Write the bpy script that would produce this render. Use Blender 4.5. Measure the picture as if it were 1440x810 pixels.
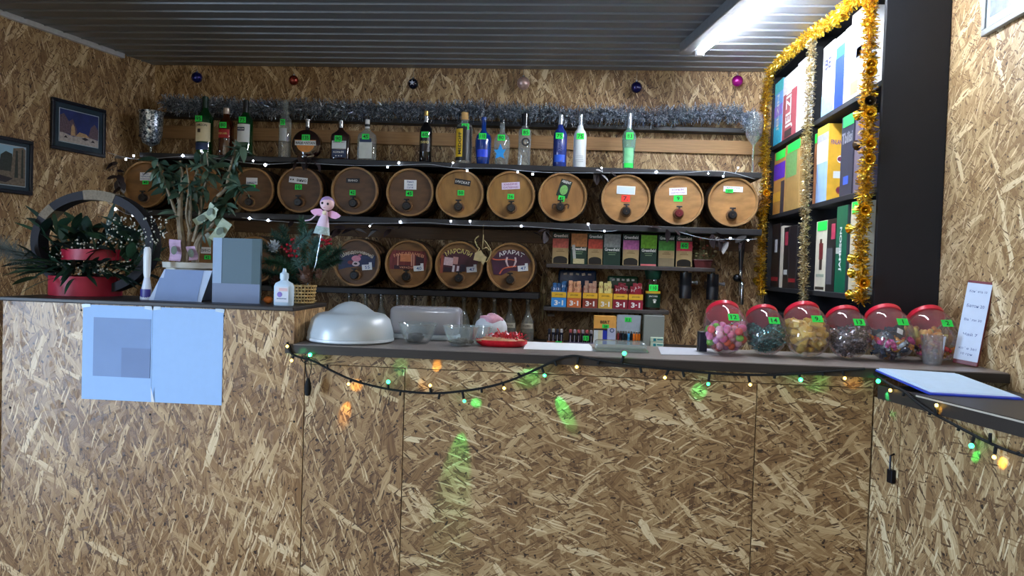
import bpy, bmesh, math, random
from mathutils import Vector, Matrix
rnd = random.Random(7)
scene = bpy.context.scene
for o in list(bpy.data.objects): bpy.data.objects.remove(o)

# ---------------------------------------------------------------- camera
CAM_H, FPX = 1.42, 1060.0
YAW, PITCH, ROLL = math.atan(83/FPX), -math.atan(28/FPX), 0.032
_f = Vector((-math.sin(YAW)*math.cos(PITCH), math.cos(YAW)*math.cos(PITCH), math.sin(PITCH)))
_r0 = Vector((math.cos(YAW), math.sin(YAW), 0)); _u0 = _r0.cross(_f)
_r = _r0*math.cos(ROLL) + _u0*math.sin(ROLL); _u = -_r0*math.sin(ROLL) + _u0*math.cos(ROLL)
CAM = Vector((0, 0, CAM_H))
cd = bpy.data.cameras.new('camera'); cam = bpy.data.objects.new('camera', cd)
scene.collection.objects.link(cam); scene.camera = cam
cd.sensor_width = 36; cd.lens = FPX/1440*36; cd.clip_start = 0.02
m = Matrix.Identity(4)
for i in range(3):
    m[i][0] = _r[i]; m[i][1] = _u[i]; m[i][2] = -_f[i]; m[i][3] = CAM[i]
cam.matrix_world = m

# ---------------------------------------------------------------- world, daylight at the door, exposure
w = bpy.data.worlds.new('daylight'); scene.world = w; w.use_nodes = True
bg = w.node_tree.nodes['Background']; bg.inputs[0].default_value = (0.52, 0.72, 1.0, 1); bg.inputs[1].default_value = 26.0
portal = bpy.data.lights.new('door_portal', 'AREA'); portal.shape = 'RECTANGLE'; portal.size = 1.1; portal.size_y = 2.0
portal.cycles.is_portal = True
po = bpy.data.objects.new('door_portal', portal); scene.collection.objects.link(po)
vs = scene.view_settings
vs.view_transform = 'Standard'; vs.look = 'None'; vs.gamma = 1.0; vs.use_curve_mapping = False; vs.exposure = 0.62
TUBE_STRENGTH = 150.0

# ---------------------------------------------------------------- helpers
def P(px, py, Y):                       # a point of the photograph at a given depth Y in the room
    d = _f + _r*((px-720)/FPX) + _u*((405-py)/FPX)
    return CAM + d*(Y/d.y)
def PZ(px, py, Z):
    d = _f + _r*((px-720)/FPX) + _u*((405-py)/FPX)
    return CAM + d*((Z-CAM_H)/d.z)
def PX(px, py, X):
    d = _f + _r*((px-720)/FPX) + _u*((405-py)/FPX)
    return CAM + d*(X/d.x)
def mpp(p): return (Vector(p)-CAM).dot(_f)/FPX
C = scene.collection

MATS = {}
def nt(name):
    mt = bpy.data.materials.new(name); mt.use_nodes = True
    return mt, mt.node_tree, mt.node_tree.nodes['Principled BSDF']
def lin(c):                             # sRGB 0-255 to linear
    return tuple(((v/255)/12.92 if v/255 <= .04045 else ((v/255+.055)/1.055)**2.4) for v in c) + (1,)
def mat(name, col, rough=.5, metal=0, var=.12, scale=40, emit=0, coat=0, bump=0, stretch=None, ecol=None):
    if name in MATS: return MATS[name]
    mt, t, b = nt(name); N, L = t.nodes, t.links
    tc = N.new('ShaderNodeTexCoord'); mp = N.new('ShaderNodeMapping'); nz = N.new('ShaderNodeTexNoise')
    if stretch: mp.inputs['Scale'].default_value = stretch
    nz.inputs['Scale'].default_value = scale; nz.inputs['Detail'].default_value = 4
    L.new(tc.outputs['Object'], mp.inputs[0]); L.new(mp.outputs[0], nz.inputs['Vector'])
    mx = N.new('ShaderNodeMix'); mx.data_type = 'RGBA'
    c = lin(col)
    mx.inputs['A'].default_value = tuple(max(0, v*(1-2*var)) for v in c[:3])+(1,)
    mx.inputs['B'].default_value = tuple(min(1, v*(1+2*var)) for v in c[:3])+(1,)
    L.new(nz.outputs['Fac'], mx.inputs['Factor']); L.new(mx.outputs['Result'], b.inputs['Base Color'])
    b.inputs['Roughness'].default_value = rough; b.inputs['Metallic'].default_value = metal
    b.inputs['Coat Weight'].default_value = coat
    if emit:
        b.inputs['Emission Color'].default_value = lin(ecol or col); b.inputs['Emission Strength'].default_value = emit
    if bump:
        bp = N.new('ShaderNodeBump'); bp.inputs['Strength'].default_value = bump; bp.inputs['Distance'].default_value = .004
        L.new(nz.outputs['Fac'], bp.inputs['Height']); L.new(bp.outputs[0], b.inputs['Normal'])
    MATS[name] = mt; return mt
def glass(name, col, body=.12, rough=.05, tint=None):
    """thin-walled glass or clear plastic: tinted transmission, a share of surface colour, fresnel gloss"""
    if name in MATS: return MATS[name]
    mt, t, b = nt(name); N, L = t.nodes, t.links
    tr = N.new('ShaderNodeBsdfTransparent'); tr.inputs[0].default_value = lin(tint or col)
    b.inputs['Base Color'].default_value = lin(col); b.inputs['Roughness'].default_value = rough
    b.inputs['Specular IOR Level'].default_value = .8
    nz = N.new('ShaderNodeTexNoise'); nz.inputs['Scale'].default_value = 25
    m1 = N.new('ShaderNodeMixShader'); m1.inputs[0].default_value = body
    L.new(tr.outputs[0], m1.inputs[1]); L.new(b.outputs[0], m1.inputs[2])
    gl = N.new('ShaderNodeBsdfGlossy'); gl.inputs['Roughness'].default_value = rough; gl.inputs['Color'].default_value = (1, 1, 1, 1)
    lw = N.new('ShaderNodeLayerWeight'); lw.inputs['Blend'].default_value = .30
    mr = N.new('ShaderNodeMapRange'); mr.inputs['To Min'].default_value = .03; mr.inputs['To Max'].default_value = .50
    ad = N.new('ShaderNodeMath'); ad.operation = 'MULTIPLY_ADD'; ad.inputs[1].default_value = .03
    L.new(nz.outputs['Fac'], ad.inputs[0]); L.new(lw.outputs['Fresnel'], ad.inputs[2]); L.new(ad.outputs[0], mr.inputs['Value'])
    m2 = N.new('ShaderNodeMixShader'); L.new(mr.outputs[0], m2.inputs[0]); L.new(m1.outputs[0], m2.inputs[1]); L.new(gl.outputs[0], m2.inputs[2])
    L.new(m2.outputs[0], N['Material Output'].inputs[0])
    MATS[name] = mt; return mt
def ramp(N, stops):
    r = N.new('ShaderNodeValToRGB'); cr = r.color_ramp
    while len(cr.elements) < len(stops): cr.elements.new(.5)
    for e, (p, c) in zip(cr.elements, stops): e.position = p; e.color = lin(c)
    return r
def osb(name, seed, angles, tone=0.0, sat=(1, 1, 1), scale=1.0, rough=.55):
    """oriented strand board: layers of long flakes lying in several directions over fine chips"""
    if name in MATS: return MATS[name]
    mt, t, b = nt(name); N, L = t.nodes, t.links
    uv = N.new('ShaderNodeUVMap'); rr = random.Random(seed)
    wn = N.new('ShaderNodeTexNoise'); wn.noise_dimensions = '2D'; wn.inputs['Scale'].default_value = 9; wn.inputs['Detail'].default_value = 2
    L.new(uv.outputs[0], wn.inputs['Vector'])
    ws = N.new('ShaderNodeVectorMath'); ws.operation = 'MULTIPLY_ADD'; ws.inputs[1].default_value = (.016, .016, 0)
    L.new(wn.outputs['Color'], ws.inputs[0]); L.new(uv.outputs[0], ws.inputs[2])
    def layer(ang, lx, ly, off, grain):
        mp = N.new('ShaderNodeMapping'); mp.vector_type = 'TEXTURE'
        mp.inputs['Rotation'].default_value = (0, 0, ang); mp.inputs['Location'].default_value = (off, off*.7, 0)
        mp.inputs['Scale'].default_value = (lx*scale, ly*scale, 1)
        L.new(ws.outputs[0], mp.inputs[0])
        v = N.new('ShaderNodeTexVoronoi'); v.voronoi_dimensions = '2D'; v.feature = 'F1'; v.inputs['Scale'].default_value = 1
        v.distance = 'CHEBYCHEV'
        v.inputs['Randomness'].default_value = .9
        L.new(mp.outputs[0], v.inputs['Vector'])
        g = None
        if grain:
            g = N.new('ShaderNodeTexNoise'); g.noise_dimensions = '2D'; g.inputs['Scale'].default_value = 1; g.inputs['Detail'].default_value = 3
            gm = N.new('ShaderNodeMapping'); gm.inputs['Scale'].default_value = (1.0, 6, 1); L.new(mp.outputs[0], gm.inputs[0]); L.new(gm.outputs[0], g.inputs['Vector'])
        s = N.new('ShaderNodeSeparateColor'); L.new(v.outputs['Color'], s.inputs[0])
        return s, v, g
    def mth(op, a, bb, c=None):
        n = N.new('ShaderNodeMath'); n.operation = op
        for i, x in enumerate((a, bb, c)):
            if x is None: continue
            if isinstance(x, (int, float)): n.inputs[i].default_value = x
            else: L.new(x, n.inputs[i])
        return n.outputs[0]
    prev = None
    A = angles
    # (angle, length, width, share shown, tone low, tone high, grain)
    specs = [(A[0], .040, .0050, 0, .24, .50, 1), (A[1]+.5, .026, .0040, .45, .20, .54, 0), (A[2], .034, .0055, .5, .24, .56, 1)]
    specs += [(A[i]+da, .070, .0115, th, .24, .60, i % 2) for i, da, th in ((0, 0, .62), (1, 0, .68), (3, 0, .72), (4, 0, .76), (2, 0, .74))]
    specs += [(A[i]+da, ln, wd, th, lo, hi, 1) for i, da, ln, wd, th, lo, hi in ((0, .22, .14, .025, .82, .28, .62), (1, -.25, .12, .024, .84, .30, .66), (2, .3, .15, .022, .86, .28, .70), (4, .1, .12, .020, .90, .50, .88), (0, -.3, .13, .021, .93, .55, .92))]
    specs += [(A[i]+da, ln, wd, th, lo, hi, 0) for i, da, ln, wd, th, lo, hi in ((0, .5, .060, .0042, .91, .5, .82), (2, -.3, .022, .0034, .93, .14, .28), (1, .15, .055, .0045, .92, .55, .90), (3, .9, .030, .0040, .93, .16, .5))]
    lastg = None
    for i, (a, lx, ly, th, lo, hi, gr) in enumerate(specs):
        s, v, g = layer(a, lx, ly, rr.uniform(0, 30), gr)
        lastg = g or lastg
        tn = mth('MULTIPLY_ADD', s.outputs['Green'], hi-lo, lo-.21)
        tn = mth('MULTIPLY_ADD', lastg.outputs['Fac'], .42, tn)
        e = mth('GREATER_THAN', v.outputs['Distance'], .56); tn = mth('MULTIPLY_ADD', e, -.07, tn)  # flake rims darker: glue line and edge shadow put into the tone
        if prev is None: prev = tn; continue
        mk = mth('GREATER_THAN', s.outputs['Red'], th)
        prev = mth('SUBTRACT', prev, mth('MULTIPLY', mth('SUBTRACT', prev, tn), mk))
    # scattered dark bark specks
    sp = N.new('ShaderNodeTexNoise'); sp.noise_dimensions = '2D'; sp.inputs['Scale'].default_value = 55; sp.inputs['Detail'].default_value = 1
    L.new(uv.outputs[0], sp.inputs['Vector']); dk = mth('GREATER_THAN', sp.outputs['Fac'], .73)
    prev = mth('MULTIPLY_ADD', dk, -.38, prev)
    big = N.new('ShaderNodeTexNoise'); big.noise_dimensions = '2D'; big.inputs['Scale'].default_value = 2.2; big.inputs['Detail'].default_value = 2
    L.new(uv.outputs[0], big.inputs['Vector']); prev = mth('ADD', mth('MULTIPLY_ADD', big.outputs['Fac'], .22, -.11+tone), prev)
    r = ramp(N, [(0.0, (52, 36, 24)), (.18, (98, 69, 43)), (.36, (143, 108, 69)), (.52, (170, 137, 94)), (.72, (204, 175, 130)), (.95, (234, 213, 172))])
    L.new(prev, r.inputs[0])
    ml = N.new('ShaderNodeMix'); ml.data_type = 'RGBA'; ml.blend_type = 'MULTIPLY'; ml.inputs['Factor'].default_value = 1
    ml.inputs['B'].default_value = (*sat, 1); L.new(r.outputs[0], ml.inputs['A']); L.new(ml.outputs['Result'], b.inputs['Base Color'])
    b.inputs['Roughness'].default_value = rough
    bp = N.new('ShaderNodeBump'); bp.inputs['Strength'].default_value = .35; bp.inputs['Distance'].default_value = .003
    L.new(prev, bp.inputs['Height']); L.new(bp.outputs[0], b.inputs['Normal'])
    MATS[name] = mt; return mt

def foil(name, cols, rough=.28, scale=180, metal=.75):
    if name in MATS: return MATS[name]
    mt, t, b = nt(name); N, L = t.nodes, t.links
    tc = N.new('ShaderNodeTexCoord'); v = N.new('ShaderNodeTexVoronoi'); v.inputs['Scale'].default_value = scale; L.new(tc.outputs['Object'], v.inputs['Vector'])
    s = N.new('ShaderNodeSeparateColor'); L.new(v.outputs['Color'], s.inputs[0])
    r = ramp(N, [(i/(len(cols)-1), c) for i, c in enumerate(cols)]); L.new(s.outputs['Red'], r.inputs[0]); L.new(r.outputs[0], b.inputs['Base Color'])
    b.inputs['Metallic'].default_value = metal; b.inputs['Roughness'].default_value = rough; MATS[name] = mt; return mt
class MB:
    """collects shapes into one mesh"""
    def __init__(s): s.v = []; s.f = []; s.mi = []; s.cm = 0
    def add(s, vs, fs, M=None):
        o = len(s.v); s.v += [tuple(M @ Vector(v)) if M else tuple(v) for v in vs]
        s.f += [tuple(i+o for i in f) for f in fs]; s.mi += [s.cm]*len(fs); return s
    def box(s, x0, x1, y0, y1, z0, z1, M=None):
        v = [(x, y, z) for x in (x0, x1) for y in (y0, y1) for z in (z0, z1)]
        return s.add(v, [(0,1,3,2),(4,6,7,5),(0,4,5,1),(2,3,7,6),(0,2,6,4),(1,5,7,3)], M)
    def bbox(s, x0, x1, y0, y1, z0, z1, b=.003, seg=2, M=None):
        bm = bmesh.new(); bmesh.ops.create_cube(bm, size=1)
        for v in bm.verts: v.co = Vector(((x0+x1)/2+v.co.x*(x1-x0), (y0+y1)/2+v.co.y*(y1-y0), (z0+z1)/2+v.co.z*(z1-z0)))
        b = min(b, .45*min(x1-x0, y1-y0, z1-z0))
        bmesh.ops.bevel(bm, geom=bm.edges[:], offset=b, segments=seg, affect='EDGES', profile=.5)
        bm.verts.ensure_lookup_table(); bm.verts.index_update()
        s.add([v.co.copy() for v in bm.verts], [tuple(v.index for v in f.verts) for f in bm.faces], M); bm.free(); return s
    def lathe(s, prof, seg=24, M=None, sx=1, sy=1, a0=0, a1=None, sq=1.0):
        """profile (r, z) turned about Z; sq<1 squares the section; a0..a1 for a partial turn"""
        full = a1 is None; a1 = a0+2*math.pi if full else a1
        n = seg if full else seg+1; v = []; f = []
        for r, z in prof:
            for k in range(n):
                a = a0+(a1-a0)*k/seg; c, sn = math.cos(a), math.sin(a)
                c, sn = math.copysign(abs(c)**sq, c), math.copysign(abs(sn)**sq, sn)
                v.append((r*c*sx, r*sn*sy, z))
        for i in range(len(prof)-1):
            for k in range(seg):
                k2 = (k+1) % n if full else k+1
                f.append((i*n+k, i*n+k2, (i+1)*n+k2, (i+1)*n+k))
        return s.add(v, f, M)
    def disc(s, r, z, seg=24, M=None, sx=1, sy=1, up=True):
        v = [(r*math.cos(2*math.pi*k/seg)*sx, r*math.sin(2*math.pi*k/seg)*sy, z) for k in range(seg)]
        return s.add(v, [tuple(range(seg)) if up else tuple(reversed(range(seg)))], M)
    def tube(s, pts, r, seg=6, caps=True):
        pts = [Vector(p) for p in pts]; n = len(pts); v = []; f = []
        rs = r if isinstance(r, (list, tuple)) else [r]*n
        up = None
        for i, p in enumerate(pts):
            t = (pts[min(i+1, n-1)]-pts[max(i-1, 0)]).normalized()
            if up is None: up = t.orthogonal().normalized()
            else:
                up = (up - t*up.dot(t)); up = up.normalized() if up.length > 1e-6 else t.orthogonal().normalized()
            q = t.cross(up)
            for k in range(seg):
                a = 2*math.pi*k/seg; v.append(p+(up*math.cos(a)+q*math.sin(a))*rs[i])
        for i in range(n-1):
            for k in range(seg): f.append((i*seg+k, i*seg+(k+1)%seg, (i+1)*seg+(k+1)%seg, (i+1)*seg+k))
        if caps: f += [tuple(reversed(range(seg))), tuple(range((n-1)*seg, n*seg))]
        return s.add(v, f)
    def ball(s, c, r, seg=12, rings=8, sc=(1,1,1)):
        prof = [(max(1e-5, math.sin(math.pi*i/rings)), -math.cos(math.pi*i/rings)) for i in range(rings+1)]
        return s.lathe([(a*r, z*r) for a, z in prof], seg, Matrix.Translation(c) @ Matrix.Diagonal((*sc, 1)))
    def prism(s, pts, y0, y1, M=None):
        """outline in XZ pulled along Y"""
        n = len(pts); v = [(x, y0, z) for x, z in pts]+[(x, y1, z) for x, z in pts]
        f = [tuple(range(n)), tuple(reversed(range(n, 2*n)))]+[(i, i+n, (i+1)%n+n, (i+1)%n) for i in range(n)]
        return s.add(v, f, M)
    def mesh(s, name, smooth=False, uv=None):
        me = bpy.data.meshes.new(name); me.from_pydata(s.v, [], s.f); me.validate(); me.update()
        bm = bmesh.new(); bm.from_mesh(me); bmesh.ops.recalc_face_normals(bm, faces=bm.faces[:]); bm.to_mesh(me); bm.free()
        if smooth:
            me.polygons.foreach_set('use_smooth', [True]*len(me.polygons))
            me.set_sharp_from_angle(angle=math.radians(smooth if smooth is not True else 40))
        if any(s.mi): me.polygons.foreach_set('material_index', s.mi[:len(me.polygons)])
        if uv is not None:
            l = me.uv_layers.new(name='UVMap'); ox, oy = uv
            for p in me.polygons:
                n = p.normal; ax = max(range(3), key=lambda i: abs(n[i]))
                for li in p.loop_indices:
                    c = me.vertices[me.loops[li].vertex_index].co
                    l.data[li].uv = ((c.y, c.z), (c.x, c.z), (c.x, c.y))[ax][0]+ox, ((c.y, c.z), (c.x, c.z), (c.x, c.y))[ax][1]+oy
        return me
    def build(s, name, material, parent=None, smooth=False, uv=None, loc=(0,0,0), rot=(0,0,0), label=None):
        return link(name, s.mesh(name, smooth, uv), material, parent, loc, rot, label)
def link(name, me, material, parent=None, loc=(0,0,0), rot=(0,0,0), label=None):
    if material and not me.materials:
        for q in (material if isinstance(material, (list, tuple)) else [material]): me.materials.append(q)
    o = bpy.data.objects.new(name, me); C.objects.link(o); o.parent = parent; o.location = loc; o.rotation_euler = rot
    if label: o['label'] = label
    return o
def thing(name, label, cat, loc=(0,0,0), rot=(0,0,0), group=None):
    o = bpy.data.objects.new(name, None); o.empty_display_size = .05; C.objects.link(o)
    o.location = loc; o.rotation_euler = rot; return tag(o, label, cat, group)
def tag(o, label, cat, group=None):
    o['label'] = label; o['category'] = cat
    if group: o['group'] = group
    return o
def structure(o): o['kind'] = 'structure'; return o
def stuff(o): o['kind'] = 'stuff'; return o
RX90 = Matrix.Rotation(math.pi/2, 4, 'X')       # Z axis of a lathe to -Y (towards the camera)
TEXT = {}
def text_mesh(s, h, w=None, bold=.012, bend=None, arc=None):
    """lettering standing in XZ and facing -Y, h high, at most w wide; bend wraps it on a bottle, arc fans it upward"""
    key = (s, h, w, bold, bend, arc)
    if key in TEXT: return TEXT[key]
    cu = bpy.data.curves.new('lettering', 'FONT'); cu.body = s; cu.size = 1; cu.align_x = 'CENTER'; cu.align_y = 'CENTER'
    cu.offset = bold; cu.resolution_u = 2
    ob = bpy.data.objects.new('lettering_source', cu); C.objects.link(ob)
    dg = bpy.context.evaluated_depsgraph_get(); me = bpy.data.meshes.new_from_object(ob.evaluated_get(dg))
    bpy.data.objects.remove(ob); bpy.data.curves.remove(cu)
    me.materials.clear(); vv = me.vertices
    xs = [v.co.x for v in vv]; ys = [v.co.y for v in vv]
    cx, cy = (max(xs)+min(xs))/2, (max(ys)+min(ys))/2; k = h/(max(ys)-min(ys)); kx = k
    if w: kx = min(k*1.25, w/(max(xs)-min(xs)))
    for v in vv:
        x, z = (v.co.x-cx)*kx, (v.co.y-cy)*k
        if arc: a = x/arc; v.co = ((arc+z)*math.sin(a), 0, (arc+z)*math.cos(a)-arc)
        elif bend: a = x/bend; v.co = (bend*math.sin(a), bend-bend*math.cos(a), z)
        else: v.co = (x, 0, z)
    TEXT[key] = me; me.name = 'lettering'; return me
INK = mat('black_ink', (22, 24, 24), .6); PAPER = mat('white_paper', (236, 238, 240), .7, var=.03)
WHITEINK = mat('white_ink', (236, 236, 232), .6, var=.03)
GREEN = mat('neon_green_sticker', (38, 232, 84), .6, var=.05); RED = mat('neon_red_sticker', (245, 60, 45), .6, var=.05)
def lettering(parent, s, h, w, loc, m=None, rot=(0,0,0), bold=.012, bend=None, arc=None):
    me = text_mesh(s, h, w, bold, bend, arc)
    if me.materials and me.materials[0] != (m or INK): me = me.copy(); me.materials.clear()
    return link('lettering', me, m or INK, parent, loc, rot)
def plate(parent, name, w, h, loc, m, rot=(0,0,0), t=.0012, label=None):
    """thin flat card facing -Y"""
    return MB().box(-w/2, w/2, -t/2, t/2, -h/2, h/2).build(name, m, parent, loc=loc, rot=rot, label=label)
def price(parent, s, loc, w=.034, h=.026, m=None, rot=(0,0,0)):
    p = plate(parent, 'price_tag', w, h, loc, m or GREEN, rot)
    lettering(p, s, h*.62, w*.7, (0, -.0012, 0)); return p
def path(pts, n=8):
    """Catmull-Rom through the points"""
    pts = [Vector(p) for p in pts]; q = [pts[0]*2-pts[1]]+pts+[pts[-1]*2-pts[-2]]; out = []
    for i in range(1, len(q)-2):
        for k in range(n):
            t = k/n; a, b, c, d = q[i-1], q[i], q[i+1], q[i+2]
            out.append(.5*((2*b)+(c-a)*t+(2*a-5*b+4*c-d)*t*t+(3*b-a-3*c+d)*t**3))
    return out+[pts[-1]]
# ================================================================ the room
ZC, XR, YB, YF = 2.56, 1.31, 4.35, -1.3
pi = math.pi
OSB_BACK = osb('osb_back', 3, (1.45, 1.75, 1.1, .6, 2.2, .1), -.02)
OSB_LEFT = osb('osb_left', 5, (1.5, 1.7, 1.25, 1.9, .9, 2.4), .02)
OSB_RIGHT = osb('osb_right', 9, (1.4, 2.3, .8, 1.9, 2.7, .2), .10)
OSB_TALL = osb('osb_tall', 11, (1.5, 1.1, 2.0, .5, 2.6, .1), .02, (1, .95, .92), rough=.34)
OSB_FRONT = osb('osb_front', 14, (.1, 2.7, .6, 1.6, 2.1, 3.0), -.02, (.97, .96, .93))
OSB_FRONT2 = osb('osb_front_narrow', 21, (1.5, 1.8, 1.1, .5, 2.5, .1), -.05, (.97, .94, .90))
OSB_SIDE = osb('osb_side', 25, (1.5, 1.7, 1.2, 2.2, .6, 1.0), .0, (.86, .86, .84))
DARKWALL = mat('wall_core', (40, 34, 28), .8)
FLOORM = mat('floor_concrete', (98, 92, 86), .8, var=.2, scale=12, bump=.2)
structure(MB().box(-4.4, XR+.1, YF-.1, YB+.1, -.08, 0).build('floor', FLOORM))
wb = structure(MB().box(-2.7, XR+.05, YB+.02, YB+.07, 0, 2.70).build('wall_back', DARKWALL))
for i, (x0, x1) in enumerate(((-2.62, -1.62), (-1.618, -.37), (-.368, .88), (.882, XR+.01))):
    MB().box(x0, x1, YB, YB+.02, 0, ZC+.1).build('osb_board', OSB_BACK, wb, uv=(i*3.7, i*1.9))
TH = -.2276
LW = (-2.52, YB, 0); LD = Vector((math.sin(TH), -math.cos(TH), 0)); LN = Vector((math.cos(TH), math.sin(TH), 0))
wl = structure(MB().box(-.08, -.02, -3.85, .1, 0, 2.7).box(-.08, -.02, -5.9, -4.95, 0, 2.7).box(-.08, -.02, -4.95, -3.85, 2.05, 2.7).build('wall_left', DARKWALL, loc=LW, rot=(0, 0, TH)))
for i, (a, b_, z0, z1) in enumerate(((-1.02, .02, 0, 2.64), (-2.27, -1.023, 0, 2.64), (-3.85, -2.273, 0, 2.64), (-4.95, -3.85, 2.05, 2.64), (-5.9, -4.95, 0, 2.64))):
    MB().box(-.02, 0, a, b_, z0, z1).build('osb_board', OSB_LEFT, wl, uv=(i*2.3+.4, i*1.1))
wr = structure(MB().box(XR+.02, XR+.08, YF, YB+.05, 0, 2.7).build('wall_right', DARKWALL))
for i, (y0, y1) in enumerate(((1.55, YB), (.3, 1.548), (YF, .298))):
    MB().box(XR, XR+.02, y0, y1, 0, ZC+.1).build('osb_board', OSB_RIGHT, wr, uv=(i*2.9+.2, i*1.3))
wf = structure(MB().box(-4.3, XR+.08, YF-.08, YF-.02, 0, 2.7).build('wall_front', DARKWALL))
for i in range(4):
    MB().box(-4.2+i*1.375, -4.203+(i+1)*1.375, YF-.02, YF, 0, ZC+.1).build('osb_board', OSB_RIGHT, wf, uv=(i*2.1, .7*i))
dc = Vector(LW)+LD*4.4; po.location = (dc.x, dc.y, 1.03); po.rotation_euler = LN.to_track_quat('-Z', 'Y').to_euler()
# door frame of the daylight door behind the camera
fr = structure(MB().box(-.03, .015, -4.99, -4.95, 0, 2.09).box(-.03, .015, -3.85, -3.81, 0, 2.09).box(-.03, .015, -4.99, -3.81, 2.05, 2.09).build('trim_2', mat('door_trim', (225, 225, 225), .5), loc=LW, rot=(0, 0, TH)))
# ceiling of narrow grey panels, each its own strip
CEILM = mat('ceiling_panel_grey', (112, 115, 119), .32, .0, var=.08, scale=3, stretch=(.6, 6, 1))
ce = structure(MB().box(-4.4, XR+.05, YF-.05, YB+.05, ZC+.025, ZC+.06).build('ceiling', mat('ceiling_core', (70, 72, 75), .6)))
pitch = .107; prof = [(0, .022), (.004, .022), (.010, .004), (.016, 0), (.090, 0), (.095, .003), (.099, -.004), (.104, -.004), (.1065, .003), (.1065, .022)]
sb = MB(); n = len(prof); sb.add([(x, -y, z) for x in (0, 1) for y, z in prof], [(i, i+1, i+1+n, i+n) for i in range(n-1)])
sm = sb.mesh('ceiling_strip', smooth=False); sm.materials.append(CEILM)
y = YB
while y > YF:
    xl = -2.52-(YB-y+.1)*.2317-.02 if y > YF else -4
    o = link('ceiling_strip', sm, None, ce, (xl, y, ZC)); o.scale.x = XR-xl+.0; y -= pitch
structure(MB().box(.0, .022, -4.2, -.25, 2.535, 2.56).build('trim_1', mat('white_trim', (205, 208, 212), .4), loc=LW, rot=(0, 0, TH)))

# ================================================================ fluorescent fittings
def fitting(label, x0, y0, x1, y1, strength, tube_left=None):
    L = math.hypot(x1-x0, y1-y0); rz = math.atan2(-(x1-x0), y1-y0) if y1 > y0 else math.atan2(x1-x0, y0-y1)
    t = thing('tube_light', label, 'ceiling light', (x0, y0, ZC), (0, 0, rz))
    body = mat('lamp_housing', (120, 122, 124), .4, .3)
    MB().bbox(-.095, -.035, -L-.03, .03, -.055, -.004, .006).build('housing', body, t)
    tm = mat('tube_glow_%d' % strength, (235, 243, 255), .3, emit=strength, var=0)
    for x in ((.0, tube_left) if tube_left is not None else (.0,)):
        MB().lathe([(.001, 0), (.016, 0), (.016, L), (.001, L)], 14, Matrix.Translation((x, 0, -.05)) @ Matrix.Rotation(pi/2, 4, 'X')).build('tube', tm, t, smooth=40)
        for yy in (0, -L):
            MB().bbox(x-.018, x+.018, yy-.02, yy+.02, -.07, -.004, .004).build('lamp_holder', mat('lamp_holder_white', (215, 215, 215), .4), t)
    return t
a = PZ(984, 76, 2.50); b_ = PZ(1077, 0, 2.50)
d = (b_-a).normalized(); e2 = a+d*1.25
fitting('long bright fluorescent tube fitting on the grey strip ceiling above the bar', a.x, a.y, e2.x, e2.y, TUBE_STRENGTH)
fitting('fluorescent tube fitting on the ceiling over the customer side', -.75, .55, -.75, -.70, TUBE_STRENGTH*.75)

# ================================================================ counters
FRONT = 2.37
DARKTOP = mat('dark_laminate_edge', (46, 40, 37), .45, var=.18, scale=30, stretch=(.3, 8, 8))
GREYTOP = mat('counter_top_grey', (124, 114, 108), .40, var=.12, scale=60)
tc_ = thing('tall_counter', 'tall chipboard counter end with white papers taped on its front', 'counter', (-1.38, FRONT, 0))
X0, X1, X2 = -1.885+1.38, -.85+1.38, -.887+1.38
MB().prism([(X0, 0), (X1, 0), (X1, 1.123), (X2, 1.123), (X2, 1.258), (X0, 1.258)], 0, .018).build('front_board', OSB_TALL, tc_, uv=(.3, .2))
MB().box(X2-.018, X2, .018, .30, 0, 1.258).build('side_board', OSB_TALL, tc_, uv=(5.3, .2))
MB().box(X0, X0+.018, .018, .30, 0, 1.258).build('side_board', OSB_TALL, tc_, uv=(7.3, .2))
MB().bbox(X0-.005, X2, -.012, .32, 1.258, 1.272, .003).build('top_board', DARKTOP, tc_)
for k in range(5):
    MB().lathe([(.0005, .0015), (.003, .001), (.004, 0)], 8, Matrix.Translation((X0+.03+k*(X1-X0-.06)/4, 0, 1.235 if k % 2 else .9)) @ RX90).build('screw', mat('black_screw', (20, 20, 20), .4, .6), tc_)
bc = thing('bar_counter', 'long chipboard bar front of several boards below the grey worktop', 'counter', (0, FRONT, 0))
for i, (x0, x1, mm) in enumerate(((-.847, -.522, OSB_FRONT2), (-.519, .581, OSB_FRONT), (.584, .929, OSB_FRONT))):
    MB().box(x0, x1, .001, .018, 0, 1.088).build('front_board', mm, bc, uv=(i*1.7+.1, i*2.3))
MB().box(-.847, .929, .0, .018, 1.0905, 1.125).build('rail_board', OSB_FRONT, bc, uv=(9.1, 3.3))
wt = thing('worktop', 'long dark grey worktop lying on the chipboard bar counter', 'worktop', (0, FRONT, 1.125))
def slab(pts, z0, z1):
    n = len(pts); return MB().add([(x, y, z0) for x, y in pts]+[(x, y, z1) for x, y in pts], [tuple(range(n)), tuple(range(2*n-1, n-1, -1))]+[(i, i+n, (i+1) % n+n, (i+1) % n) for i in range(n)])
slab([(-.905, -.03), (XR-.003, -.03), (XR-.003, .375), (-.884, .375), (-.884, -.0005), (-.905, -.0005)], 0, .027).build('board', DARKTOP, wt)
slab([(-.880, -.028), (XR-.006, -.028), (XR-.006, .373), (-.880, .373)], .0272, .030).build('surface', GREYTOP, wt)
XS = .93
THS = .25; SO = Vector((XS, 2.368, 0)); SD = Vector((math.sin(THS), -math.cos(THS), 0)); SN = Vector((-math.cos(THS), -math.sin(THS), 0))
def PS(px, py, off=0):                  # a point of the photograph on the slanting side counter front
    d = _f + _r*((px-720)/FPX) + _u*((405-py)/FPX); q = SO+SN*off
    return CAM + d*(SN.dot(q-CAM)/SN.dot(d))
s1_ = (PS(1262, 700)-SO).dot(SD)
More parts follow.
